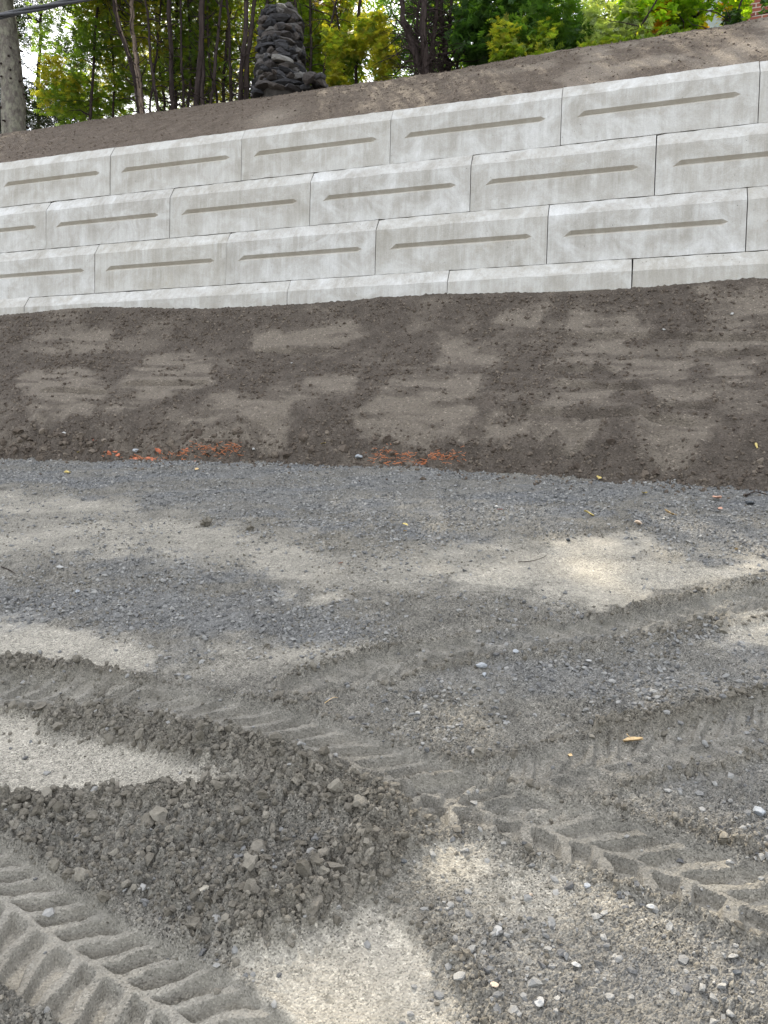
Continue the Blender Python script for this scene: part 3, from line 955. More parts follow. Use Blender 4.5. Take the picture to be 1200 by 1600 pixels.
def maple_leaf(seed):
    r = random.Random(seed)
    ang = [-150, -100, -62, -35, 0, 35, 62, 100, 150]
    rad = [0.35, 0.62, 0.34, 0.40, 0.62, 0.40, 0.34, 0.62, 0.35]
    v = [(0, 0, 0)]
    for a, q in zip(ang, rad):
        a = math.radians(a); q *= r.uniform(0.9, 1.1)
        v.append((q * math.sin(a), q * math.cos(a), r.uniform(-0.08, 0.08) - 0.1 * q))
    return tri_tpl(v, [(0, i, i + 1) for i in range(1, 9)])

T_CEDAR = [cedar_frond(s) for s in range(6)]
T_FAR = [cedar_frond(s + 10, 3) for s in range(5)]
T_NEEDLE = [needle_spray(s) for s in range(5)]
T_MAPLE = [maple_leaf(s) for s in range(5)]

def leaves(name, parent, tpl, mat, ulo, uhi, wlo, whi, zlo, zhi, n, size, clump=1.2, thr=0.5, tint=(0.3, 0.9), round_=False, seed=0, tilt=1.2, edge=0.0):
    """leaves spread through a region of the place (along the wall, behind it, height), in clumps"""
    r = np.random.default_rng(seed + 500)
    m = int(n * 2.6)
    u, w, z = r.uniform(ulo, uhi, m), r.uniform(wlo, whi, m), r.uniform(zlo, zhi, m)
    P = np.stack([u, w, z], 1)
    d = noise3(P * clump + seed * 7.7, seed) * 0.65 + noise3(P * clump * 2.7 + seed, seed + 3) * 0.35
    keep = d > thr + r.normal(0, 0.035, m)
    if round_:
        e = ((u - (ulo + uhi) / 2) / ((uhi - ulo) / 2)) ** 2 + ((w - (wlo + whi) / 2) / ((whi - wlo) / 2)) ** 2 + ((z - (zlo + zhi) / 2) / ((zhi - zlo) / 2)) ** 2
        keep &= e < 1 + (d - 0.5) * 1.6
    elif edge:
        ed = np.minimum(np.minimum(u - ulo, uhi - u), edge) / edge
        keep &= ed > (0.62 - d) * 2.5
    P, d = P[keep][:n], d[keep][:n]
    k = len(P)
    x, y = wall_xy(P[:, 0], P[:, 1])
    pos = np.stack([x, y, P[:, 2]], 1)
    t = np.clip(tint[0] + (tint[1] - tint[0]) * (0.5 + 2.2 * (noise3(P * 0.9 + 40 + seed, 77) - 0.5)) + r.normal(0, 0.14, k), 0, 1)
    mats = rot_mats(k, tilt, r)
    s = size * r.uniform(0.6, 1.35, k)
    base = parent.location if parent is not None else Vector((0, 0, 0))
    pos = pos - np.array(base)[None, :]
    return scatter(name, tpl, pos, mats, s, t, mat, parent)

def px_path(pts, w):
    a = np.array(pts, float)
    X_, Y_, Z_ = on_w(a[:, 0], a[:, 1], w)
    return np.stack([X_, Y_, Z_], 1)

def trunk_path(pts, w, up=3.5, seed=0, sub=6, wander=0.02):
    """a stem that leaves the ground at the first point, runs through the others and goes on above"""
    p = px_path(pts, w)
    u, _ = to_uw(p[0, 0], p[0, 1])
    zg = float(hill0(np.array([u]), np.array([w]))[0])
    base = p[0].copy(); base[2] = min(zg, base[2]) - 0.12
    d = p[-1] - p[-2]; d /= np.linalg.norm(d); d[2] = max(d[2], 0.9)
    p = np.vstack([base, p, p[-1] + d * up * 0.4, p[-1] + d * up])
    s = spline(p, sub)
    r = np.random.default_rng(seed)
    s[2:] += np.cumsum(r.normal(0, wander, (len(s) - 2, 3)), 0) * 0.35
    return s

def px_m(width_px, w, px=600, py=100):
    x, y, z = on_w(px, py, w)
    return width_px * y / F_PX

def stems_tree(label, name, stems, mats_, group=None, twigs=0, seed=0, crown=None, cat='tree', twig_mat=None, twig_len=0.7):
    """stems: (points, w, width in the photograph); every stem its own trunk, twigs joined, crown as a part"""
    first = trunk_path(stems[0][0], stems[0][1], seed=seed)
    root = empty(name, first[0], label, cat, group)
    org = np.array(root.location)
    r = np.random.default_rng(seed)
    tw = []
    for i, (pts, w, wd) in enumerate(stems):
        up = 4.5 if wd > 6 else 2.5
        p = trunk_path(pts, w, up, seed * 10 + i, 6, 0.034)
        rad = px_m(wd * 1.05, w) / 2
        k = np.linspace(0, 1, len(p))
        rr = rad * (1.25 - 0.3 * np.minimum(k * 8, 1) - 0.55 * k)
        v, f = tube(p - org, rr, 12 if wd > 8 else 8, 0.06, seed * 10 + i, 0.24)
        make_mesh('trunk', v, f, mats_[i % len(mats_)], root, True)
        for _ in range(twigs):
            j = r.integers(2, len(p) - 3)
            b = p[j] - org
            a = r.uniform(0, 6.28)
            ln = r.uniform(0.3, 1.0) * twig_len
            d = np.array([math.cos(a), math.sin(a), r.uniform(-0.35, 0.8)])
            q = [b]
            for s_ in range(5):
                d = d + r.normal(0, 0.28, 3) + np.array([0, 0, -0.02])
                d /= np.linalg.norm(d)
                q.append(q[-1] + d * ln / 5)
            tw.append(tube(np.array(q), np.linspace(r.uniform(0.006, 0.016), 0.002, 6), 4, 0, int(r.integers(1e6))))
    if tw:
        v, f = join_tubes(tw)
        tag(make_mesh('branches', v, f, twig_mat or MB_DARK, root, True), kind='stuff')
    if crown:
        for kw in crown:
            kw = dict(kw)
            tag(leaves('crown', root, **kw), kind='stuff')
    return root

def reg(x0, x1, y0, y1, w0, w1):
    """region of the place that a box of the photograph covers between two depths behind the wall"""
    wm = (w0 + w1) / 2
    X_, Y_, Z_ = on_w([x0, x1], [y1, y0], wm)
    u_, _ = to_uw(X_, Y_)
    return dict(ulo=float(u_[0]), uhi=float(u_[1]), wlo=min(w0, w1), whi=max(w0, w1), zlo=float(Z_[0]), zhi=float(Z_[1]))

# --- big spruce with a grey trunk at the left edge
sp = [([(22, 214), (17, 120), (8, 30), (4, -30)], -2.75, 37)]
first = trunk_path(sp[0][0], sp[0][1], 6)
spruce = empty('spruce_tree', first[0], 'tall spruce with thick grey knotty trunk, leftmost tree on the slope, passing behind the cable', 'tree')
p = trunk_path(sp[0][0], sp[0][1], 6.5, 3, 6, 0.01) - np.array(spruce.location)
kk = np.linspace(0, 1, len(p))
v, f = tube(p, px_m(37, -2.75, 20) / 2 * (1.16 - 0.16 * np.minimum(kk * 9, 1) - 0.35 * kk), 28, 0.035, 5, 0.03)
trunk = make_mesh('trunk', v, f, MB_SPRUCE, spruce, True)
rk = np.random.default_rng(5)
kn = []
for i in range(46):
    j = rk.integers(1, len(p) // 2 + 2); a = rk.uniform(0, 6.28)
    rr = px_m(37, -2.75, 20) / 2 * 1.0
    q = p[j] + (p[j + 1] - p[j]) * rk.uniform() + np.array([math.cos(a), math.sin(a), 0]) * rr * 0.93
    kn.append(tube([q, q + np.array([math.cos(a), math.sin(a), -0.2]) * rk.uniform(0.03, 0.06)], [0.024, 0.014], 6, 0.1, i))
for v, f in kn:
    make_mesh('branch_stub', v, f, MB_DARK, spruce, True)
tag(leaves('crown', spruce, T_NEEDLE, ML_SPRUCE, -8.6, -4.6, -4.6, -0.9, crest_z(-6) + 2.9, crest_z(-6) + 8.5, 2600, 0.55, 0.8, 0.42, (0.2, 0.9), seed=1), kind='stuff')

# --- dark spruce further back, drooping boughs against the sky
R_ = reg(-60, 150, -40, 200, -5.5, -8.0)
t2 = stems_tree('dark spruce with drooping boughs, sky showing through, behind the grey trunk', 'spruce_tree',
                [([(62, 205), (64, 100), (66, 0)], -6.5, 7)], [MB_DARK], twigs=60, seed=41, twig_len=1.6,
                crown=[dict(R_, tpl=T_NEEDLE, mat=ML_SPRUCE, n=1500, size=0.38, clump=1.1, thr=0.53, tint=(0, .9), seed=4, tilt=0.7),
                       dict(reg(-60, 150, 130, 215, -4.5, -6.0), tpl=T_NEEDLE, mat=ML_SPRUCE, n=1500, size=0.34, clump=1.2, thr=0.45, tint=(0, .7), seed=5, tilt=0.7)])

# --- olive cedar that hangs between the spruce and the bare stems
stems_tree('feathery yellow-green cedar hanging between the grey trunk and the bare stems', 'cedar_tree',
           [([(142, 192), (145, 120), (150, 0)], -3.6, 6), ([(175, 186), (176, 100), (170, 0)], -3.9, 4)], [MB_DARK], twigs=22, seed=42,
           crown=[dict(reg(66, 122, 75, 182, -3.1, -3.8), tpl=T_CEDAR, mat=ML_CEDAR, n=520, size=0.12, clump=2.2, thr=0.47, tint=(0.7, 1.1), seed=8, round_=True),
                  dict(reg(80, 200, -60, 190, -3.3, -4.8), tpl=T_CEDAR, mat=ML_CEDAR, n=4200, size=0.12, clump=1.3, thr=0.50, tint=(0.35, 1.0), seed=6),
                  dict(reg(60, 210, -420, 10, -3.0, -5.5), tpl=T_FAR, mat=ML_CEDAR, n=700, size=0.26, clump=0.9, thr=0.46, tint=(0.3, .8), seed=7)])

# --- the row of cedars with bare lower stems
GROUPC = None
CED = [
    ('low dark cedar sapling with thin stems between the pale peeling cedar and its dark neighbour', [([(236, 178), (244, 100), (250, -20)], -3.6, 4), ([(258, 176), (252, 100), (243, -20)], -3.9, 4), ([(276, 173), (272, 90), (278, -20)], -4.0, 5)], [MB_DARK], (225, 285)),
    ('thin dark leaning cedar behind the thick fluted stems', [([(294, 171), (300, 90), (297, -20)], -3.8, 5), ([(310, 169), (304, 80), (291, -20)], -4.1, 5), ([(340, 165), (330, 80), (333, -20)], -3.8, 5), ([(350, 163), (356, 80), (366, -20)], -4.0, 6)], [MB_DARK], (290, 365)),
    ('cedar of three stems, the outer one pale and peeling, leftmost of the bare-stemmed row',
     [([(224, 182), (207, 110), (190, 40), (176, -20)], -3.0, 9), ([(222, 180), (214, 90), (208, 30), (205, -20)], -2.95, 9), ([(219, 180), (216, 120), (198, 60), (188, -10)], -3.05, 4)],
     [MB_CEDAR, MB_PALE, MB_PALE], (150, 240)),
    ('cedar with two slender dark stems beside the pale peeling one', [([(249, 176), (240, 110), (233, 50), (229, -20)], -3.0, 6), ([(268, 174), (266, 90), (263, -20)], -3.1, 9)], [MB_CEDAR], (230, 290)),
    ('cedar with a thick fluted dark stem and thin side stems, middle of the bare-stemmed row',
     [([(303, 170), (306, 90), (311, -20)], -3.0, 10), ([(318, 168), (319, 80), (323, -20)], -3.05, 9), ([(288, 170), (286, 80), (280, -20)], -3.3, 5)], [MB_CEDAR], (270, 330)),
    ('cedar with two leaning dark stems just left of the stone cairn', [([(330, 164), (336, 90), (341, -20)], -3.1, 6), ([(358, 161), (357, 80), (351, -20)], -3.2, 6), ([(376, 160), (379, 90), (387, -20)], -2.95, 9)],
     [MB_CEDAR, MB_DARK], (320, 380)),
    ('cedar with a near-black stem touching the left side of the stone cairn', [([(385, 157), (388, 90), (402, -20)], -3.0, 9), ([(396, 150), (410, 60), (420, -20)], -3.5, 6)], [MB_DARK], (370, 440)),
    ('thin-stemmed cedar standing behind the stone cairn', [([(468, 150), (470, 80), (462, -20)], -3.5, 6), ([(485, 148), (488, 60), (484, -20)], -3.7, 5), ([(505, 146), (512, 60), (530, -20)], -3.6, 5)], [MB_DARK], (430, 540)),
]
for i, (lab, st, mm, (x0, x1)) in enumerate(CED):
    x0 -= 15; x1 += 15
    stems_tree(lab, 'cedar_tree', st, mm, twigs=44, seed=50 + i, twig_mat=MB_CEDAR, group='bare-stemmed cedars along the crest',
               crown=[dict(reg(x0, x1, -50, 175, -3.6, -5.6), tpl=T_CEDAR, mat=ML_CEDAR, n=2100, size=0.11, clump=1.5, thr=0.49, tint=(0.4, 1.0), seed=20 + i),
                      dict(reg(x0, x1, -480, -20, -2.6, -5.2), tpl=T_FAR, mat=ML_CEDAR, n=420, size=0.24, clump=0.8, thr=0.44, tint=(0.2, .8), seed=30 + i)])

# --- bright cedar to the right of the cairn
stems_tree('bright yellow-green cedar with foliage down to the soil, right of the stone cairn', 'cedar_tree',
           [([(556, 138), (560, 70), (566, -20)], -3.9, 6), ([(538, 140), (535, 60), (528, -20)], -4.0, 4)], [MB_DARK], twigs=24, seed=70,
           crown=[dict(reg(520, 612, 40, 150, -3.1, -4.1), tpl=T_CEDAR, mat=ML_CEDAR, n=2000, size=0.11, clump=1.6, thr=0.47, tint=(0.55, 1.1), seed=61),
                  dict(reg(440, 620, -60, 150, -3.7, -5.2), tpl=T_CEDAR, mat=ML_CEDAR, n=4200, size=0.115, clump=1.4, thr=0.49, tint=(0.0, .85), seed=62),
                  dict(reg(430, 640, -480, -20, -2.6, -5.5), tpl=T_FAR, mat=ML_CEDAR, n=850, size=0.24, clump=0.8, thr=0.44, tint=(0.2, .8), seed=63)])

# --- the twiggy cluster
stems_tree('many-stemmed purple-brown cedar in a thicket of dead twigs beside the deep green cedar', 'cedar_tree',
           [([(663, 126), (652, 80), (640, 45), (632, -20)], -2.95, 11), ([(664, 124), (664, 70), (667, -20)], -2.9, 12), ([(668, 124), (680, 60), (692, -20)], -3.1, 8),
            ([(655, 124), (648, 60), (652, -20)], -3.3, 6), ([(690, 120), (702, 60), (712, -20)], -3.4, 6), ([(700, 118), (690, 60), (684, -20)], -3.6, 7), ([(715, 118), (725, 50), (740, -20)], -3.7, 5)],
           [MB_CEDAR, MB_CEDAR, MB_DARK], twigs=110, seed=72, twig_mat=MB_CEDAR, twig_len=0.95,
           crown=[dict(reg(600, 760, -60, 130, -4.2, -5.6), tpl=T_CEDAR, mat=ML_DEEP, n=2400, size=0.11, clump=1.5, thr=0.52, tint=(0.0, .9), seed=64),
                  dict(reg(610, 770, -480, -30, -2.6, -5.5), tpl=T_FAR, mat=ML_CEDAR, n=700, size=0.24, clump=0.8, thr=0.44, tint=(0.2, .7), seed=65)])

# --- deep green cedar
stems_tree('dense deep green cedar with boughs sweeping down to the brown soil', 'cedar_tree',
           [([(820, 96), (822, 40), (826, -20)], -4.2, 9)], [MB_DARK], twigs=50, seed=74, twig_mat=MB_DARK, twig_len=1.0,
           crown=[dict(reg(720, 930, -60, 112, -3.0, -4.6), tpl=T_CEDAR, mat=ML_DEEP, n=5200, size=0.13, clump=1.7, thr=0.46, tint=(0.2, 1.0), seed=66, edge=0.3),
                  dict(reg(770, 870, 20, 108, -2.8, -3.4), tpl=T_CEDAR, mat=ML_CEDAR, n=700, size=0.11, clump=1.9, thr=0.52, tint=(0.4, .8), seed=67),
                  dict(reg(730, 940, -460, -40, -2.8, -5.5), tpl=T_FAR, mat=ML_DEEP, n=850, size=0.24, clump=0.8, thr=0.43, tint=(0.2, .8), seed=68)])

# --- pale shrub, low greens, maple
def shrub(label, name, regs, stem_px, w, seed, mat_stem=MB_DARK, cat='shrub', twigs=14):
    return stems_tree(label, name, [(stem_px, w, 4)], [mat_stem], twigs=twigs, seed=seed, crown=regs, cat=cat, twig_len=0.8)
shrub('pale grey-green juniper between the deep green cedar and the yellow maple', 'juniper_shrub',
      [dict(reg(915, 1015, 15, 100, -3.3, -4.6), tpl=T_CEDAR, mat=ML_PALE, n=2600, size=0.11, clump=1.8, thr=0.44, tint=(0.0, 1.0), seed=81)],
      [(960, 86), (962, 60), (965, 30)], -4.0, 81)
shrub('low mid-green bush under the pale juniper, at the edge of the soil', 'low_shrub',
      [dict(reg(905, 1070, 55, 100, -2.9, -3.5), tpl=T_CEDAR, mat=ML_CEDAR, n=1100, size=0.09, clump=2.2, thr=0.47, tint=(0.3, .9), seed=82)],
      [(985, 76), (985, 68), (990, 60)], -3.2, 82)
stems_tree('maple with bright yellow-green leaves in front of the house', 'maple_tree',
           [([(1068, 58), (1064, 20), (1055, -30)], -4.4, 7), ([(1075, 56), (1100, 10), (1120, -30)], -4.4, 4)], [MB_DARK], twigs=40, seed=83, twig_mat=MB_DARK, twig_len=1.3,
           crown=[dict(reg(965, 1060, -70, 80, -3.4, -5.2), tpl=T_MAPLE, mat=ML_MAPLE, n=1900, size=0.13, clump=1.5, thr=0.47, tint=(0.45, 1.0), seed=83, tilt=1.0),
                  dict(reg(1050, 1175, -80, 50, -3.6, -5.2), tpl=T_MAPLE, mat=ML_MAPLE, n=1900, size=0.13, clump=1.6, thr=0.50, tint=(0.3, 1), seed=84, tilt=1.0),
                  dict(reg(940, 1200, -460, -70, -3.0, -6.0), tpl=T_MAPLE, mat=ML_MAPLE, n=450, size=0.26, clump=0.8, thr=0.50, tint=(0.1, .9), seed=85, tilt=1.0)])
shrub('dark green bush in front of the brick chimney', 'low_shrub',
      [dict(reg(1120, 1160, 20, 56, -3.0, -3.8), tpl=T_MAPLE, mat=ML_DEEP, n=260, size=0.10, clump=2.2, thr=0.44, tint=(0.2, 1), seed=86, round_=True)],
      [(1140, 46), (1140, 40), (1142, 34)], -3.4, 86)
shrub('dark green bush right of the brick chimney, by the picture edge', 'low_shrub',
      [dict(reg(1186, 1262, -30, 34, -2.9, -3.8), tpl=T_MAPLE, mat=ML_DEEP, n=420, size=0.11, clump=2.2, thr=0.44, tint=(0.2, 1), seed=87, round_=True)],
      [(1215, 26), (1215, 16), (1218, 5)], -3.4, 87)

# --- trees further back that close the view
BACKT = [(-8.6, -11.5, 3.4, ML_SPRUCE, T_NEEDLE), (-5.0, -9.6, 2.4, ML_CEDAR, T_FAR), (-2.3, -10.5, 2.8, ML_DEEP, T_FAR), (0.4, -9.8, 2.6, ML_CEDAR, T_FAR),
         (3.0, -10.4, 2.8, ML_DEEP, T_FAR), (6.0, -12.0, 3.0, ML_DEEP, T_FAR), (9.4, -11.0, 3.2, ML_CEDAR, T_FAR)]
BL = ['tall dark spruce far behind the grey trunk', 'broad mid-green tree behind the pale peeling stems', 'deep green tree behind the middle of the bare stems', 'mid-green tree behind the stone cairn',
      'deep green tree behind the twiggy cedar', 'deep green tree behind the pale juniper', 'mid-green tree behind the house corner']
for i, (u, w, rad, lm, tp) in enumerate(BACKT):
    x, y = wall_xy(u, w)
    zg = float(hill0(np.array([u]), np.array([w]))[0])
    root = empty('background_tree', (x, y, zg), BL[i], 'tree', 'trees standing behind the cedars')
    rt = np.random.default_rng(900 + i)
    pth = np.array([(rt.normal(0, 0.05), rt.normal(0, 0.05), q) for q in (-0.1, 1.5, 3, 5, 8)])
    v, f = tube(pth, [0.2, 0.17, 0.15, 0.12, 0.04], 10, 0.05, i, 0.1)
    make_mesh('trunk', v, f, MB_DARK, root, True)
    tag(leaves('crown', root, tp, lm, u - rad, u + rad, w - rad * 0.6, w + rad * 0.6, zg + (0.3 if i else 3.0), zg + 8.0, 3400 if i else 1700, 0.26, 0.8, 0.48, (0.35, 1.0), seed=90 + i, round_=True), kind='stuff')

# --- stone cairn
MST = mat_stone('cairn_fieldstone', [(0.0, (0.045, 0.045, 0.052)), (0.45, (0.095, 0.092, 0.095)), (0.8, (0.16, 0.15, 0.14)), (0.93, (0.28, 0.265, 0.24)), (1.0, (0.45, 0.42, 0.38))], 0.35, 0.8, 12, 0.01)
def mat_cairn():
    M = MT('cairn_stone')
    c = M.coord()
    r = M.rnd()
    col = M.ramp(r, [(0.0, (0.016, 0.016, 0.019)), (0.45, (0.034, 0.033, 0.036)), (0.68, (0.055, 0.045, 0.040)), (0.93, (0.085, 0.08, 0.077)), (1.0, (0.24, 0.23, 0.21))])
    n = M.noise(c, 5, 6, 0.7)
    col = M.mix(0.8, col, M.ramp(n, [(0.3, 0.55), (0.7, 1.4)]), 'MULTIPLY')
    return M.pbr(col, 0.8, M.bump(n, 0.05, 0.6), spec=0.35)
MCAIRN = mat_cairn()
cw = -2.35
cb = px_path([(438, 153)], cw)[0]
ctop = px_path([(432, 24)], cw)[0]
cu_, _ = to_uw(cb[0], cb[1])
zc0 = float(hill_surf(np.array([[cu_]]), np.array([[cw]]))[0][0, 0]) - 0.1
cairn = empty('stone_cairn', (cb[0], cb[1], zc0), 'tapering round cairn of dark stacked fieldstones at the top of the slope', 'cairn')
hgt = ctop[2] - zc0
def stone_mesh(seed):
    v, f = ico(2, 300 + seed, 0.0, 1.0)
    v = np.sign(v) * np.abs(v) ** 0.42          # squared off, then broken along random planes
    r = np.random.default_rng(seed)
    v *= 0.60
    for _ in range(9):
        d = r.normal(size=3); d /= np.linalg.norm(d)
        sd = v @ d
        v = v - np.clip(sd - r.uniform(0.36, 0.55), 0, None)[:, None] * d[None]
    v += r.normal(0, 0.012, v.shape)
    me = make_mesh('stone', v, f, MCAIRN, link=False)
    d = me.data
    bpy.data.objects.remove(me)
    return d
STM = [stone_mesh(s) for s in range(14)]
rs = random.Random(3)
def add_stone(x, y, z, sx, sy, sz, ang, tilt=0.10, parent=None):
    o = bpy.data.objects.new('stone', STM[rs.randrange(len(STM))])
    COL.objects.link(o)
    o.parent = parent
    o.location = (x, y, z)
    o.rotation_euler = (rs.gauss(0, tilt), rs.gauss(0, tilt), ang)
    o.scale = (sx, sy, sz)
    return o
rad_px = px_m(1, cw, 430)
zz_, k_ = 0.0, 0
lay = []
while zz_ < hgt - 0.05:
    t = zz_ / hgt
    rr = rad_px * np.interp(t, [0, 0.10, 0.3, 0.6, 0.8, 0.92, 1.0], [43, 41, 37, 34, 33, 31, 22])
    th = rs.uniform(0.055, 0.105)
    off = rs.uniform(0, 6.28)
    a = off
    while a < off + 6.28:
        wd = rs.choice((0.10, 0.14, 0.19, 0.25, 0.32)) * rs.uniform(0.85, 1.15)
        da = wd / rr
        if a + da > off + 6.28 + 0.15: wd *= 0.6
        rr2 = rr + rs.uniform(-0.015, 0.02) - 0.095
        cx_, cy_ = math.cos(a + da / 2) * rr2, math.sin(a + da / 2) * rr2
        lean = (0.5 - t) * 0.02
        add_stone(cx_ + lean, cy_, zz_ + th / 2 + rs.gauss(0, 0.02), wd * 1.06, rs.uniform(0.18, 0.24), th * rs.uniform(0.95, 1.4), a + da / 2 + math.pi / 2, 0.07, cairn)
        a += da
        k_ += 1
    zz_ += th
for i in range(7):
    a = i * 0.9
    add_stone(math.cos(a) * 0.13 + 0.05, math.sin(a) * 0.13, hgt - 0.06 + rs.uniform(-0.02, 0.03), 0.24, 0.2, 0.13, a, 0.25, cairn)
# spilled stones at its right foot
for i in range(26):
    q = rs.uniform(0.42, 0.80)
    h_ = max(0.0, 0.55 * (0.85 - q))
    add_stone(q * 0.86 + 0.02, rs.uniform(-0.45, 0.25) - 0.1, 0.05 + q * 0.10 + rs.uniform(0, h_), rs.uniform(0.12, 0.24), rs.uniform(0.12, 0.20), rs.uniform(0.07, 0.13), rs.uniform(0, 6), 0.3, cairn)
v, f = tube([(0.05, 0, -0.1), (0.03, 0, hgt * 0.3), (-0.01, 0, hgt * 0.7), (-0.03, 0, hgt - 0.06)], [rad_px * 37, rad_px * 31, rad_px * 27, rad_px * 15], 14, 0.03, 9)
make_mesh('rubble_core', v, f, mat_plain('dark_rubble', (0.03, 0.027, 0.024), 0.95, 0.4, 18, 0.1), cairn, False)
print('cairn stones', k_)

# --- house behind the maple
hw_ = -6.5
hA = px_path([(1030, -120), (1153, -120), (1153, 60), (1030, 60)], hw_)
uA, _ = to_uw(hA[0, 0], hA[0, 1]); uB, _ = to_uw(hA[1, 0], hA[1, 1])
zh0 = float(hill0(np.array([uB]), np.array([hw_]))[0]) - 0.3
MSIDE = mat_plain('pale_blue_grey_siding', (0.42, 0.47, 0.52), 0.6, 0.06, 8)
MWHITE = mat_plain('white_trim', (0.78, 0.78, 0.77), 0.45, 0.04, 8)
MROOF = mat_plain('grey_shingles', (0.10, 0.10, 0.105), 0.9, 0.25, 14)
def mat_glass():
    M = MT('dark_window_glass')
    return M.pbr((0.04, 0.07, 0.10, 1), 0.06, spec=0.8)
MGLASS = mat_glass()
def mat_brick():
    M = MT('red_brick')
    c = M.coord()
    b = M.n.new('ShaderNodeTexBrick')
    sep = M.n.new('ShaderNodeSeparateXYZ'); M.l.new(c, sep.inputs[0])
    cb_ = M.n.new('ShaderNodeCombineXYZ')
    M.l.new(M.math('ADD', sep.outputs[0], sep.outputs[1]), cb_.inputs[0]); M.l.new(sep.outputs[2], cb_.inputs[1])
    M.l.new(cb_.outputs[0], b.inputs['Vector'])
    b.inputs['Color1'].default_value = (0.27, 0.085, 0.06, 1); b.inputs['Color2'].default_value = (0.17, 0.06, 0.05, 1); b.inputs['Mortar'].default_value = (0.40, 0.36, 0.32, 1)
    b.inputs['Scale'].default_value = 1.0; b.inputs['Brick Width'].default_value = 0.21; b.inputs['Row Height'].default_value = 0.075; b.inputs['Mortar Size'].default_value = 0.008
    return M.pbr(b.outputs['Color'], 0.9, M.bump(b.outputs['Fac'], 0.006, -1.0), spec=0.2)
MBRICK = mat_brick()
hx, hy = wall_xy(uA, hw_)
house = empty('brick_house', (hx, hy, zh0), 'pale-sided house with a red brick chimney and a dark window behind the maple', 'house')
house.rotation_euler = (0, 0, -YAW)
def box(name, x0, x1, y0, y1, z0, z1, mat, parent):
    v = [(a, b, c) for a in (x0, x1) for b in (y0, y1) for c in (z0, z1)]
    f = [(0, 1, 3, 2), (4, 6, 7, 5), (0, 4, 5, 1), (2, 3, 7, 6), (0, 2, 6, 4), (1, 5, 7, 3)]
    return make_mesh(name, np.array(v, float), np.array(f), mat, parent)
WD = uB - uA
def lz(px_, py_):
    q = px_path([(px_, py_)], hw_)[0]; u_, _ = to_uw(q[0], q[1]); return u_ - uA, q[2] - zh0
# wall with a hole for the window
wx0, wz0 = lz(1054, 51); wx1, wz1 = lz(1079, 22)
HT = 5.2
parts = [(0, wx0, 0, HT), (wx1, WD + 6, 0, HT), (wx0, wx1, 0, wz0), (wx0, wx1, wz1, HT)]
VV, FF = [], []
for a0, a1, b0, b1 in parts:
    b = len(VV)
    VV += [(a0, 0, b0), (a1, 0, b0), (a1, 0, b1), (a0, 0, b1), (a0, 0.2, b0), (a1, 0.2, b0), (a1, 0.2, b1), (a0, 0.2, b1)]
    FF += [(b, b + 1, b + 2, b + 3), (b + 5, b + 4, b + 7, b + 6), (b, b + 4, b + 5, b + 1), (b + 3, b + 2, b + 6, b + 7), (b, b + 3, b + 7, b + 4), (b + 1, b + 5, b + 6, b + 2)]
make_mesh('wall', np.array(VV, float), np.array(FF), MSIDE, house)
box('side_wall', 0, 0.2, 0.201, 7, 0, HT, MSIDE, house)
box('corner_trim', WD - 0.06, WD + 0.02, -0.05, -0.002, 0, HT, MWHITE, house)
fr = box('window', wx0 - 0.05, wx0 + 0.06, -0.03, 0.12, wz0 - 0.06, wz1 + 0.06, MWHITE, house)
box('frame', wx1 - 0.06, wx1 + 0.05, -0.03, 0.12, wz0 - 0.06, wz1 + 0.06, MWHITE, fr)
box('sill', wx0 + 0.061, wx1 - 0.061, -0.05, 0.12, wz0 - 0.06, wz0 + 0.02, MWHITE, fr)
box('pane', wx0 + 0.061, wx1 - 0.061, 0.06, 0.07, wz0 + 0.021, wz1 + 0.06, MGLASS, fr)
ex0, _ = lz(1156, 30)
box('chimney', ex0, ex0 + 0.95, -0.45, -0.003, 0, HT + 2.4, MBRICK, house)
roof = make_mesh('roof', np.array([(-0.4, -0.5, HT - 0.05), (WD + 6.4, -0.5, HT - 0.05), (WD + 6.4, 3.6, HT + 2), (-0.4, 3.6, HT + 2), (-0.4, 7.6, HT - 0.05), (WD + 6.4, 7.6, HT - 0.05),
                                   (-0.4, -0.5, HT + 0.1), (WD + 6.4, -0.5, HT + 0.1), (WD + 6.4, 3.6, HT + 2.15), (-0.4, 3.6, HT + 2.15), (-0.4, 7.6, HT + 0.1), (WD + 6.4, 7.6, HT + 0.1)], float),
                 np.array([(0, 1, 2, 3), (3, 2, 5, 4), (9, 8, 7, 6), (10, 11, 8, 9), (0, 6, 7, 1), (5, 11, 10, 4)]), MROOF, house)

# --- power cable
q0 = np.array(ray(0, 25)); q1 = np.array(ray(128, -1))
A_ = q0 * 7.5 + np.array([0, 0, CAM_H]); B_ = q1 * 7.9 + np.array([0, 0, CAM_H])
dv = (B_ - A_)
cable = empty('power_cable', A_, 'thick twisted black overhead cable crossing the top left corner in front of the spruce trunk', 'cable')
tt = np.linspace(-9, 14, 700)
ctr = dv[None, :] * tt[:, None]
ctr[:, 2] += 0.0035 * (tt ** 2) * 1.0
MCAB = mat_plain('black_cable_jacket', (0.035, 0.036, 0.04), 0.45, 0.2, 40)
nrm = dv / np.linalg.norm(dv)
a_ = np.cross(nrm, (0, 0, 1)); a_ /= np.linalg.norm(a_); b_ = np.cross(nrm, a_)
slen = tt * np.linalg.norm(dv)
for k in range(3):
    ph = slen * 2 * math.pi / 1.5 + k * 2.094
    pth = ctr + 0.0145 * (np.cos(ph)[:, None] * a_ + np.sin(ph)[:, None] * b_)
    v, f = tube(pth, 0.0148, 8)
    make_mesh('strand', v, f, MCAB, cable, True)
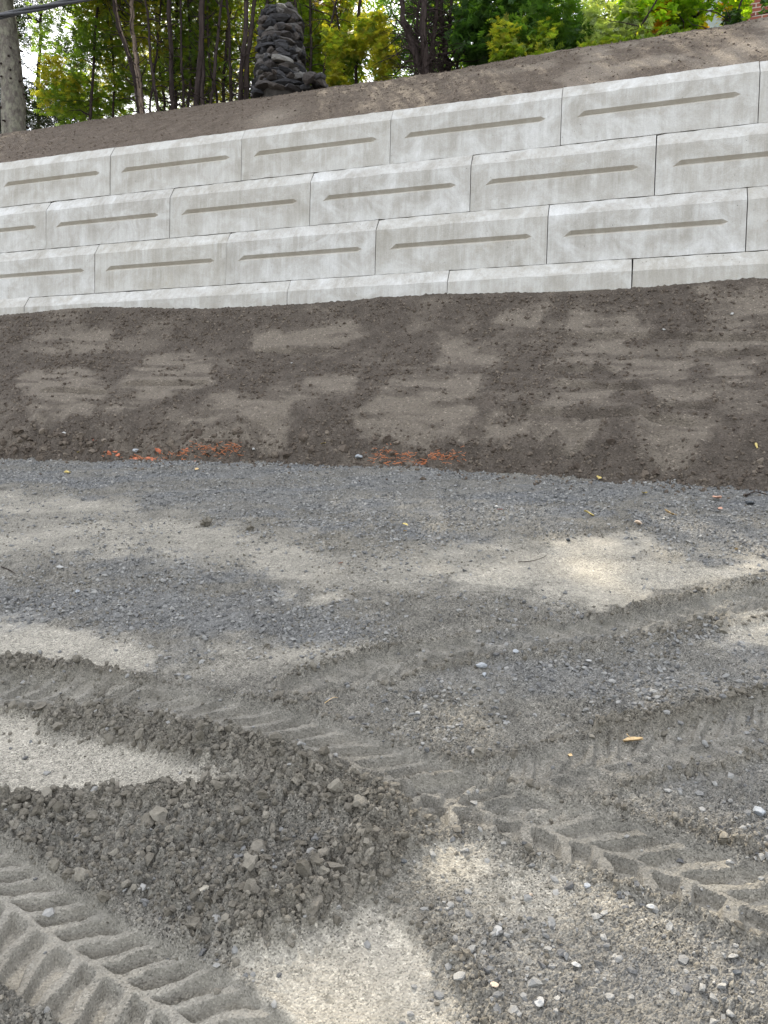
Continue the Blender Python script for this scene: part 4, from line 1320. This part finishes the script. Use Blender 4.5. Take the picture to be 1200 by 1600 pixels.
# ------------------------------------------------------------------ loose stones, clods and crumbs
def ground_points(n, x0, x1, y0, y1, dens, bias=1.0):
    y = y0 + (y1 - y0) * rng.random(n) ** bias
    x = (x0 + (x1 - x0) * rng.random(n)) * grade(y) / grade(y1)
    z, sa, gr, cl, ro = surf(x, y, True)
    k = rng.random(n) < dens(x, y, sa, gr, cl, ro)
    return x[k], y[k], z[k], gr[k], cl[k]

def sprinkle(name, tpl, mat, n, y0, y1, dens, smin, smax, tilt=0.6, sink=0.25, bias=1.0, power=2.5, label=None, cat=None, flat=1.0):
    x, y, z, gr, cl = ground_points(n, -grade(y1) * 1.02, grade(y1) * 1.02, y0, y1, dens, bias)
    k = len(x)
    s = smin + (smax - smin) * rng.random(k) ** power
    s3 = s[:, None] * np.stack([rng.uniform(0.8, 1.25, k), rng.uniform(0.7, 1.1, k), rng.uniform(0.7, 1.0, k) * flat], 1)
    pos = np.stack([x, y, z + s * (0.5 - sink)], 1)
    o = scatter(name, tpl, pos, rot_mats(k, tilt), s3, rng.random(k), mat)
    print(name, k)
    return tag(o, label, cat, kind='stuff')

near_berm = lambda x, y: np.maximum.reduce([np.exp(-(path_st(x, y, p)[1] / (hw * 1.2)) ** 2) for p, hw, h in BRM[:3]])
sprinkle('large_clods', CLOD_M, MCLOD, 9000, 1.4, 4.2, lambda x, y, sa, gr, cl, ro: np.clip(0.30 * near_berm(x, y) * cl + 0.06 * cl, 0, 1), 0.012, 0.032, 3, 0.35, 1.0, 2.0,
         'fist-sized mud clods along the ridges beside the tyre tracks', 'clods')
def toe_to(x, y):
    u, w = to_uw(x, y)
    return w - toe_w(u)
inpatch = lambda x, y: smooth(-0.35, 0.35, fbm(x * 3.3, y * 3.3, 400, 4))
sprinkle('mud_clods', CLOD_M[:6] + CLOD_S[:6], MCLOD, 30000, 1.3, 4.6, lambda x, y, sa, gr, cl, ro: cl * 0.9, 0.005, 0.017, 3, 0.30, 1.0, 2.0,
         'crumbly grey-brown mud clods heaped by the tyres in front of the bank', 'clods')
sprinkle('mud_crumbs', CLOD_S, MCLOD, 60000, 1.3, 6.0, lambda x, y, sa, gr, cl, ro: np.clip(0.62 * cl + 0.34 * ro * inpatch(x, y) + 0.004 + 0.25 * near_berm(x, y), 0, 1), 0.003, 0.010, 3, 0.25, 0.75, 1.6,
         'small dry mud crumbs scattered over the ground', 'crumbs')
sprinkle('gravel', ROCK_S, MGRAVEL, 18000, 1.3, 3.6, lambda x, y, sa, gr, cl, ro: np.clip(gr * (0.60 + 0.4 * inpatch(x, y)) + 0.42 * ro * (1 - cl) * inpatch(x, y) + 0.015, 0, 1), 0.005, 0.017, 0.9, 0.40, 0.8, 2.6,
         'small broken stones pressed into the near ground between the tyre tracks', 'gravel')
sprinkle('gravel', ROCK_S[:3] + OCTA[:9], MGRAVEL, 62000, 3.4, 9.0, lambda x, y, sa, gr, cl, ro: np.clip(gr * (0.60 + 0.4 * inpatch(x, y)) + 0.42 * ro * (1 - cl) * inpatch(x, y) + 0.015, 0, 1), 0.005, 0.017, 0.9, 0.35, 0.8, 2.2,
         'dark blue-grey crushed gravel spread over the ground and along the foot of the bank', 'gravel')
sprinkle('pebbles', ROCK_M, MGRAVEL, 7000, 1.4, 9.0, lambda x, y, sa, gr, cl, ro: np.clip(gr * 0.5 + 0.32 * ro * inpatch(x, y) + 0.003, 0, 1), 0.008, 0.019, 0.7, 0.40, 0.8, 2.5,
         'larger broken stones among the gravel', 'pebbles')

sprinkle('fallen_soil', CLOD_S, MCRUMB, 30000, 5.2, 9.0, lambda x, y, sa, gr, cl, ro: 0.55 * np.clip(np.exp(-(toe_to(x, y) / (0.10 + 0.10 * np.clip(fbm(x * 2, y * 2, 420, 3) + 0.5, 0, 1.4)))), 0, 1) * (toe_to(x, y) > -0.05), 0.008, 0.026, 3, 0.3, 1.0, 2.4,
         'crumbs of dark earth that rolled from the bank onto the gravel', 'soil crumbs')

def bank_sprinkle(name, tpl, mat, n, dens, smin, smax, surf_f, u0, u1, w0, w1, label, cat, power=2.2):
    u, w = rng.uniform(u0, u1, n), rng.uniform(w0, w1, n)
    z, sm = surf_f(u, w)
    k = rng.random(n) < dens(u, w, sm)
    u, w, z = u[k], w[k], z[k]
    x, y = wall_xy(u, w)
    s = smin + (smax - smin) * rng.random(len(u)) ** power
    o = scatter(name, tpl, np.stack([x, y, z + s * 0.2], 1), rot_mats(len(u)), s, rng.random(len(u)), mat)
    print(name, len(u))
    return tag(o, label, cat, kind='stuff')
bank_sprinkle('soil_crumbs', OCTA, MCRUMB, 34000, lambda u, w, sm: (1 - sm) * (0.25 + 0.7 * smooth(-0.2, 0.4, fbm(u * 3, w * 3, 410, 3))) + 0.6 * smooth(0.35, 0.1, toe_w(u) - w) + 0.5 * smooth(0.75, 0.5, w),
              0.006, 0.024, bank_surf, -6.6, 5.6, 0.45, 2.75, 'dark crumbs of topsoil over the bank', 'soil crumbs')
bank_sprinkle('toe_clods', CLOD_M, MCRUMB, 2400, lambda u, w, sm: smooth(0.22, 0.02, np.abs(toe_w(u) - 0.08 - w)) * (0.25 + 0.75 * smooth(0.3, -1.2, u)), 0.015, 0.055, bank_surf, -6.6, 5.6, 1.9, 2.75,
              'lumps of dark earth fallen to the foot of the bank', 'clods')
bank_sprinkle('hill_crumbs', OCTA, MHC, 8000, lambda u, w, sm: (1 - sm) * 0.8, 0.005, 0.018, hill_surf, -8, 6.3, -3.0, -0.05, 'crumbs of brown earth over the slope above the wall', 'soil crumbs')

# ------------------------------------------------------------------ things lying about
def mat_one(name, col, rough=0.7, spec=0.3, bump=0.004, scale=60, var=0.2):
    return mat_plain(name, col, rough, var, scale, spec, bump)
MS_WHITE = mat_one('white_stone', (0.30, 0.296, 0.283)); MS_BLUE = mat_one('bluish_stone', (0.25, 0.262, 0.275)); MS_TAN = mat_one('tan_stone', (0.42, 0.33, 0.25))
MS_DARK = mat_one('dark_stone', (0.06, 0.065, 0.07)); MS_CLOD = mat_one('pale_clod', (0.24, 0.22, 0.18))
ML_Y = mat_one('yellow_leaf', (0.42, 0.33, 0.12), 0.6); ML_T = mat_one('tan_leaf', (0.50, 0.36, 0.19), 0.7); ML_R = mat_one('red_leaf', (0.42, 0.09, 0.05), 0.6)
ML_P = mat_one('pinkish_leaf', (0.50, 0.29, 0.21), 0.6); ML_O = mat_one('orange_scrap', (0.44, 0.165, 0.075), 0.9)
MS_ORANGE = mat_one('orange_plastic', (0.46, 0.15, 0.08), 0.8)

def top_z(x, y):
    zg = surf(np.array([x]), np.array([y]))[0][0]
    u, w = to_uw(x, y)
    if w > 0.4:
        zb = bank_surf(np.array([u]), np.array([w]))[0][0]
        return max(zg, zb)
    return zg

def lay_stone(px, py, size_px, mat, label, seed, name='stone', flat=0.7, cat='stone', sub=ROCK_M):
    x, y, z = (float(a[0]) for a in on_slope(px, py))
    z = float(top_z(x, y))
    s = size_px * y / F_PX / 2
    v, f = sub[seed % len(sub)]
    o = make_mesh(name, v * s * np.array([1.15, 0.9, flat + 0.15]), f, mat)
    o.location = (x, y, z + s * 0.5)
    o.rotation_euler = (0.2 * math.sin(seed), 0.2 * math.cos(seed * 2), seed * 1.7)
    return tag(o, label, cat)

def lay_leaf(px, py, size_px, mat, label, seed, name='fallen_leaf', cat='leaf', up=0.012, tilt=0.35):
    x, y, z = (float(a[0]) for a in on_slope(px, py))
    z = float(top_z(x, y))
    s = size_px * y / F_PX
    r = random.Random(seed)
    n = 9
    v, f = [], []
    for i in range(n):                    # a curled blade: rib, two margins
        t = i / (n - 1)
        wv = 0.30 * math.sin(math.pi * min(1, t * 1.05)) ** 0.8 * (1 + 0.25 * r.uniform(-1, 1))
        cz = 0.10 * math.sin(t * 3 + seed)
        v += [(-wv, t - 0.5, cz + 0.14 + r.uniform(-.03, .03)), (0, t - 0.5, cz), (wv, t - 0.5, cz + 0.12 + r.uniform(-.03, .03))]
    for i in range(n - 1):
        b = i * 3
        f += [(b, b + 1, b + 4, b + 3), (b + 1, b + 2, b + 5, b + 4)]
    top = np.array(v); f = np.array(f)
    bot = top - np.array([0, 0, 0.012])
    k = len(top)
    V = np.vstack([top, bot]); Fq = np.vstack([f, f[:, ::-1] + k])
    o = make_mesh(name, V * s, Fq, mat, None, True)
    o.location = (x, y, z + up)
    o.rotation_euler = (tilt * r.uniform(0.5, 1), tilt * r.uniform(-1, 1), r.uniform(0, 6.28))
    return tag(o, label, cat)

STN = [
    (94, 891, 11, MS_WHITE, 'white stone on the sandy ground near the left edge, above the gravel band'),
    (121, 923, 9, MS_BLUE, 'pale grey-blue pebble at the top of the left gravel band'),
    (752, 1050, 16, MS_BLUE, 'bluish broken stone in the middle of the rough ground'),
    (757, 1061, 10, MS_BLUE, 'small bluish stone touching the larger one mid-ground'),
    (920, 1035, 10, MS_WHITE, 'whitish stone below the upper right tyre track'),
    (805, 1032, 10, MS_BLUE, 'flat pale blue pebble left of the whitish stone in the rough ground'),
    (652, 1127, 9, MS_WHITE, 'small white stone left of centre in the rough mud'),
    (1187, 1272, 26, MS_BLUE, 'large pale bluish-white stone by the right edge, above the deep tyre track'),
    (777, 1455, 18, MS_WHITE, 'flat bright white stone on the speckled patch'),
    (900, 1510, 15, MS_WHITE, 'white stone standing in the gravel at the lower right'),
    (842, 1567, 19, MS_WHITE, 'white rounded stone near the bottom edge'),
    (1017, 1427, 15, MS_WHITE, 'greyish white stone just under the lower right tyre track'),
    (772, 1557, 16, MS_TAN, 'tan-grey stone left of the white one at the bottom edge'),
    (916, 1391, 12, MS_BLUE, 'pale round pebble below the lower right tyre track'),
    (829, 1401, 9, MS_TAN, 'small cream pebble on the speckled patch'),
    (1152, 1530, 15, MS_DARK, 'near-black stone at the lower right'),
    (630, 1370, 13, MS_DARK, 'dark pebble at the edge of the clod heap on the speckled patch'),
    (997, 826, 13, MS_TAN, 'tan round stone on the upper right gravel'),
    (775, 795, 9, MS_WHITE, 'white stone in the gravel strip below the bank'),
    (888, 848, 10, MS_DARK, 'dark lump added as the shade of a small hole on the sandy patch'),  # dark lump put in for the shade of a hole
    (1171, 789, 14, MS_DARK, 'dark grey stone at the right end of the bank foot'),
    (560, 727, 14, MS_BLUE, 'grey stone at the foot of the bank left of the long orange scrap'),
    (213, 700, 12, MS_BLUE, 'grey stone among the fallen earth at the foot of the bank'),
    (1144, 492, 8, MS_WHITE, 'white pebble high on the right of the bank'),
    (1037, 521, 6, MS_WHITE, 'small white pebble near the upper ledge of the bank'),
    (456, 566, 5, MS_WHITE, 'tiny white pebble in the middle of the bank'),
    (100, 689, 7, MS_WHITE, 'white pebble at the lower left of the bank'),
    (396, 708, 8, MS_WHITE, 'white pebble at the bank foot right of the orange fibres'),
    (315, 1407, 24, MS_CLOD, 'large pale clod on top of the lower left clod heap'),
]
for i, (a, b, s, m, lab) in enumerate(STN):
    lay_stone(a, b, s, m, lab, i, name='mud_clod' if 'clod' in lab.split(' on')[0] else 'stone', cat='clod' if 'pale clod' in lab else 'stone')
BIGC = [(300, 1455, 46, 'biggest dark mud clod, at the near edge of the clod heap by the speckled patch'), (415, 1370, 34, 'blocky clod inside the clod heap, left of the speckled patch'),
        (245, 1120, 22, 'rounded clod on the left berm beside the tread marks'), (465, 1262, 28, 'large clod where the berm meets the clod heap'),
        (520, 1335, 30, 'knobbly clod near the right tip of the clod heap'), (120, 1050, 22, 'crumbly clod on the upper left berm'), (322, 1215, 12, 'lone small clod lying on the smooth patch'),
        (287, 1195, 14, 'lone clod on the smooth patch under the berm'), (714, 1340, 10, 'single dark clod on the pale patch left of the deep tyre track'), (418, 1012, 14, 'dark clod on the bare strip under the gravel band'),
        (322, 822, 30, 'dark lump of mud on the sandy ground below the gravel strip'), (390, 832, 16, 'smaller mud lump right of the dark one below the gravel strip')]
MBIG = mat_one('mud_clod', (0.135, 0.122, 0.10), 0.95, 0.1, 0.03, 30, 0.4)
for i, (a, b, s, lab) in enumerate(BIGC):
    lay_stone(a, b, s * 0.72, MBIG, lab, i, 'mud_clod', 0.7, 'clod', CLOD_L)
LF = [(935, 751, 14, ML_Y, 'yellow leaf at the foot of the bank, right of centre'), (1007, 776, 15, ML_Y, 'yellowed leaf on the gravel below the bank foot'),
      (1120, 784, 22, ML_P, 'large pinkish brown leaf on the right of the gravel strip'), (1125, 799, 12, ML_P, 'small pinkish leaf just below the large pinkish one'),
      (1047, 810, 19, ML_T, 'orange-brown curled leaf on the right gravel'), (920, 810, 18, ML_Y, 'long yellow leaf on the gravel above the sandy patch'),
      (633, 823, 11, ML_Y, 'yellow leaf on the gravel, upper one of a pair in the middle'), (633, 834, 10, ML_T, 'pale tan leaf below the yellow one in the middle'),
      (781, 802, 8, ML_R, 'tiny red leaf beside the white stone in the gravel strip'), (105, 740, 16, ML_Y, 'yellow leaf on the gravel strip at the left'),
      (148, 695, 9, ML_R, 'red leaf in the dark earth at the lower left of the bank'), (125, 713, 10, ML_Y, 'yellow leaf at the bank foot left of the orange lump'),
      (307, 738, 9, ML_T, 'tan leaf on the gravel strip below the orange fibres'), (505, 708, 8, ML_Y, 'yellow leaf low on the bank between the orange scraps'),
      (532, 886, 10, ML_P, 'pinkish orange leaf on the sandy ground'), (891, 1179, 11, ML_T, 'small brown leaf on the rough mud left of the curled dry leaf'),
      (1150, 862, 9, ML_T, 'tan leaf on the sandy ground at the right'), (343, 240, 8, ML_Y, 'pale leaf low on the left of the slope')]
for i, (a, b, s, m, lab) in enumerate(LF[:-1]):
    lay_leaf(a, b, s, m, lab, i)
# dry curled leaf with its stalk
dl = lay_leaf(990, 1155, 30, ML_T, 'curled dry tan leaf with its stalk, in the rough mud at the right', 77, up=0.02, tilt=0.6)
# sticks
def stick(pts_px, rad, mat, label, name='twig', lift=0.01):
    P_ = []
    for a, b in pts_px:
        x, y, z = (float(q[0]) for q in on_slope(a, b))
        P_.append((x, y, float(top_z(x, y)) + lift))
    P_ = np.array(P_)
    o0 = P_[0].copy()
    v, f = tube(spline(P_ - o0, 5), np.linspace(rad, rad * 0.4, (len(P_) - 1) * 5 + 1), 6, 0.08, 3)
    o = make_mesh(name, v, f, mat, None, True)
    o.location = o0
    return tag(o, label, 'twig')
stick([(810, 882), (830, 880), (848, 874), (856, 868)], 0.003, MB_DARK, 'thin dark twig on the sandy ground right of centre')
stick([(2, 888), (14, 892), (24, 898)], 0.005, MB_DARK, 'short dark twig by the left edge above the gravel')
stick([(1181, 692), (1183, 708)], 0.012, ML_Y, 'yellow straw stub on the right of the bank')
stick([(1165, 780), (1180, 775), (1200, 779)], 0.008, MB_DARK, 'dark root end at the right end of the bank foot')
stick([(979, 1148), (984, 1151), (989, 1154)], 0.0015, ML_T, 'fine stalk beside the curled dry leaf')
stick([(507, 1113), (520, 1108), (528, 1103)], 0.0016, ML_T, 'pale straw lying on the mud left of centre')

# torn orange plastic along the foot of the bank
def scrap(x0, x1, y0, y1, n, label, seed, lumps=0, fiber=True):
    r = random.Random(seed)
    xs_, ys_, zs_ = on_slope(np.linspace(x0, x1, 12), np.linspace(y0, y1, 12))
    c = np.array([xs_.mean(), ys_.mean(), float(top_z(xs_.mean(), ys_.mean()))])
    tl = []
    for i in range(n):
        j = r.randrange(12)
        x, y = xs_[j] + r.gauss(0, 0.03), ys_[j] + r.gauss(-0.01, 0.022)
        z = float(top_z(x, y)) + r.uniform(-0.004, 0.012)
        a = r.uniform(0, 6.28); ln = r.uniform(0.02, 0.08)
        q = [np.array([x, y, z]) - c]
        for s_ in range(3):
            a += r.gauss(0, 0.5)
            q.append(q[-1] + np.array([math.cos(a) * ln / 3, math.sin(a) * ln / 3, r.gauss(0.002, 0.006)]))
        tl.append(tube(np.array(q), r.uniform(0.0012, 0.003), 4, 0.1, i))
    root = empty('orange_plastic_scrap', c, label, 'plastic scrap')
    if tl:
        v, f = join_tubes(tl)
        tag(make_mesh('fibres', v, f, ML_O, root), kind='stuff')
    for i in range(lumps):
        j = r.randrange(12)
        x, y = xs_[j] + r.gauss(0, 0.02), ys_[j] + r.gauss(0, 0.03)
        v, f = CLOD_M[r.randrange(len(CLOD_M))]
        s = r.uniform(0.014, 0.036)
        o = make_mesh('crumpled_sheet', v * s * np.array([1.4, 0.9, 0.8]), f, MS_ORANGE, root)
        o.location = np.array([x, y, float(top_z(x, y)) + 0.01]) - c
        o.rotation_euler = (r.random(), r.random(), r.uniform(0, 6))
scrap(168, 190, 714, 712, 14, 'bright orange crumpled plastic lump at the foot of the bank, leftmost of the orange scraps', 1, 3)
scrap(205, 250, 710, 706, 60, 'brownish orange torn sheet half buried in fallen earth', 2, 5)
scrap(262, 300, 712, 716, 70, 'frayed orange shred right of the half-buried sheet', 3, 1)
scrap(310, 375, 717, 716, 190, 'spread of fine orange fibres at the foot of the bank left of centre', 4, 0)
scrap(585, 715, 716, 720, 300, 'long line of orange fibres at the foot of the bank near the centre', 5, 0)
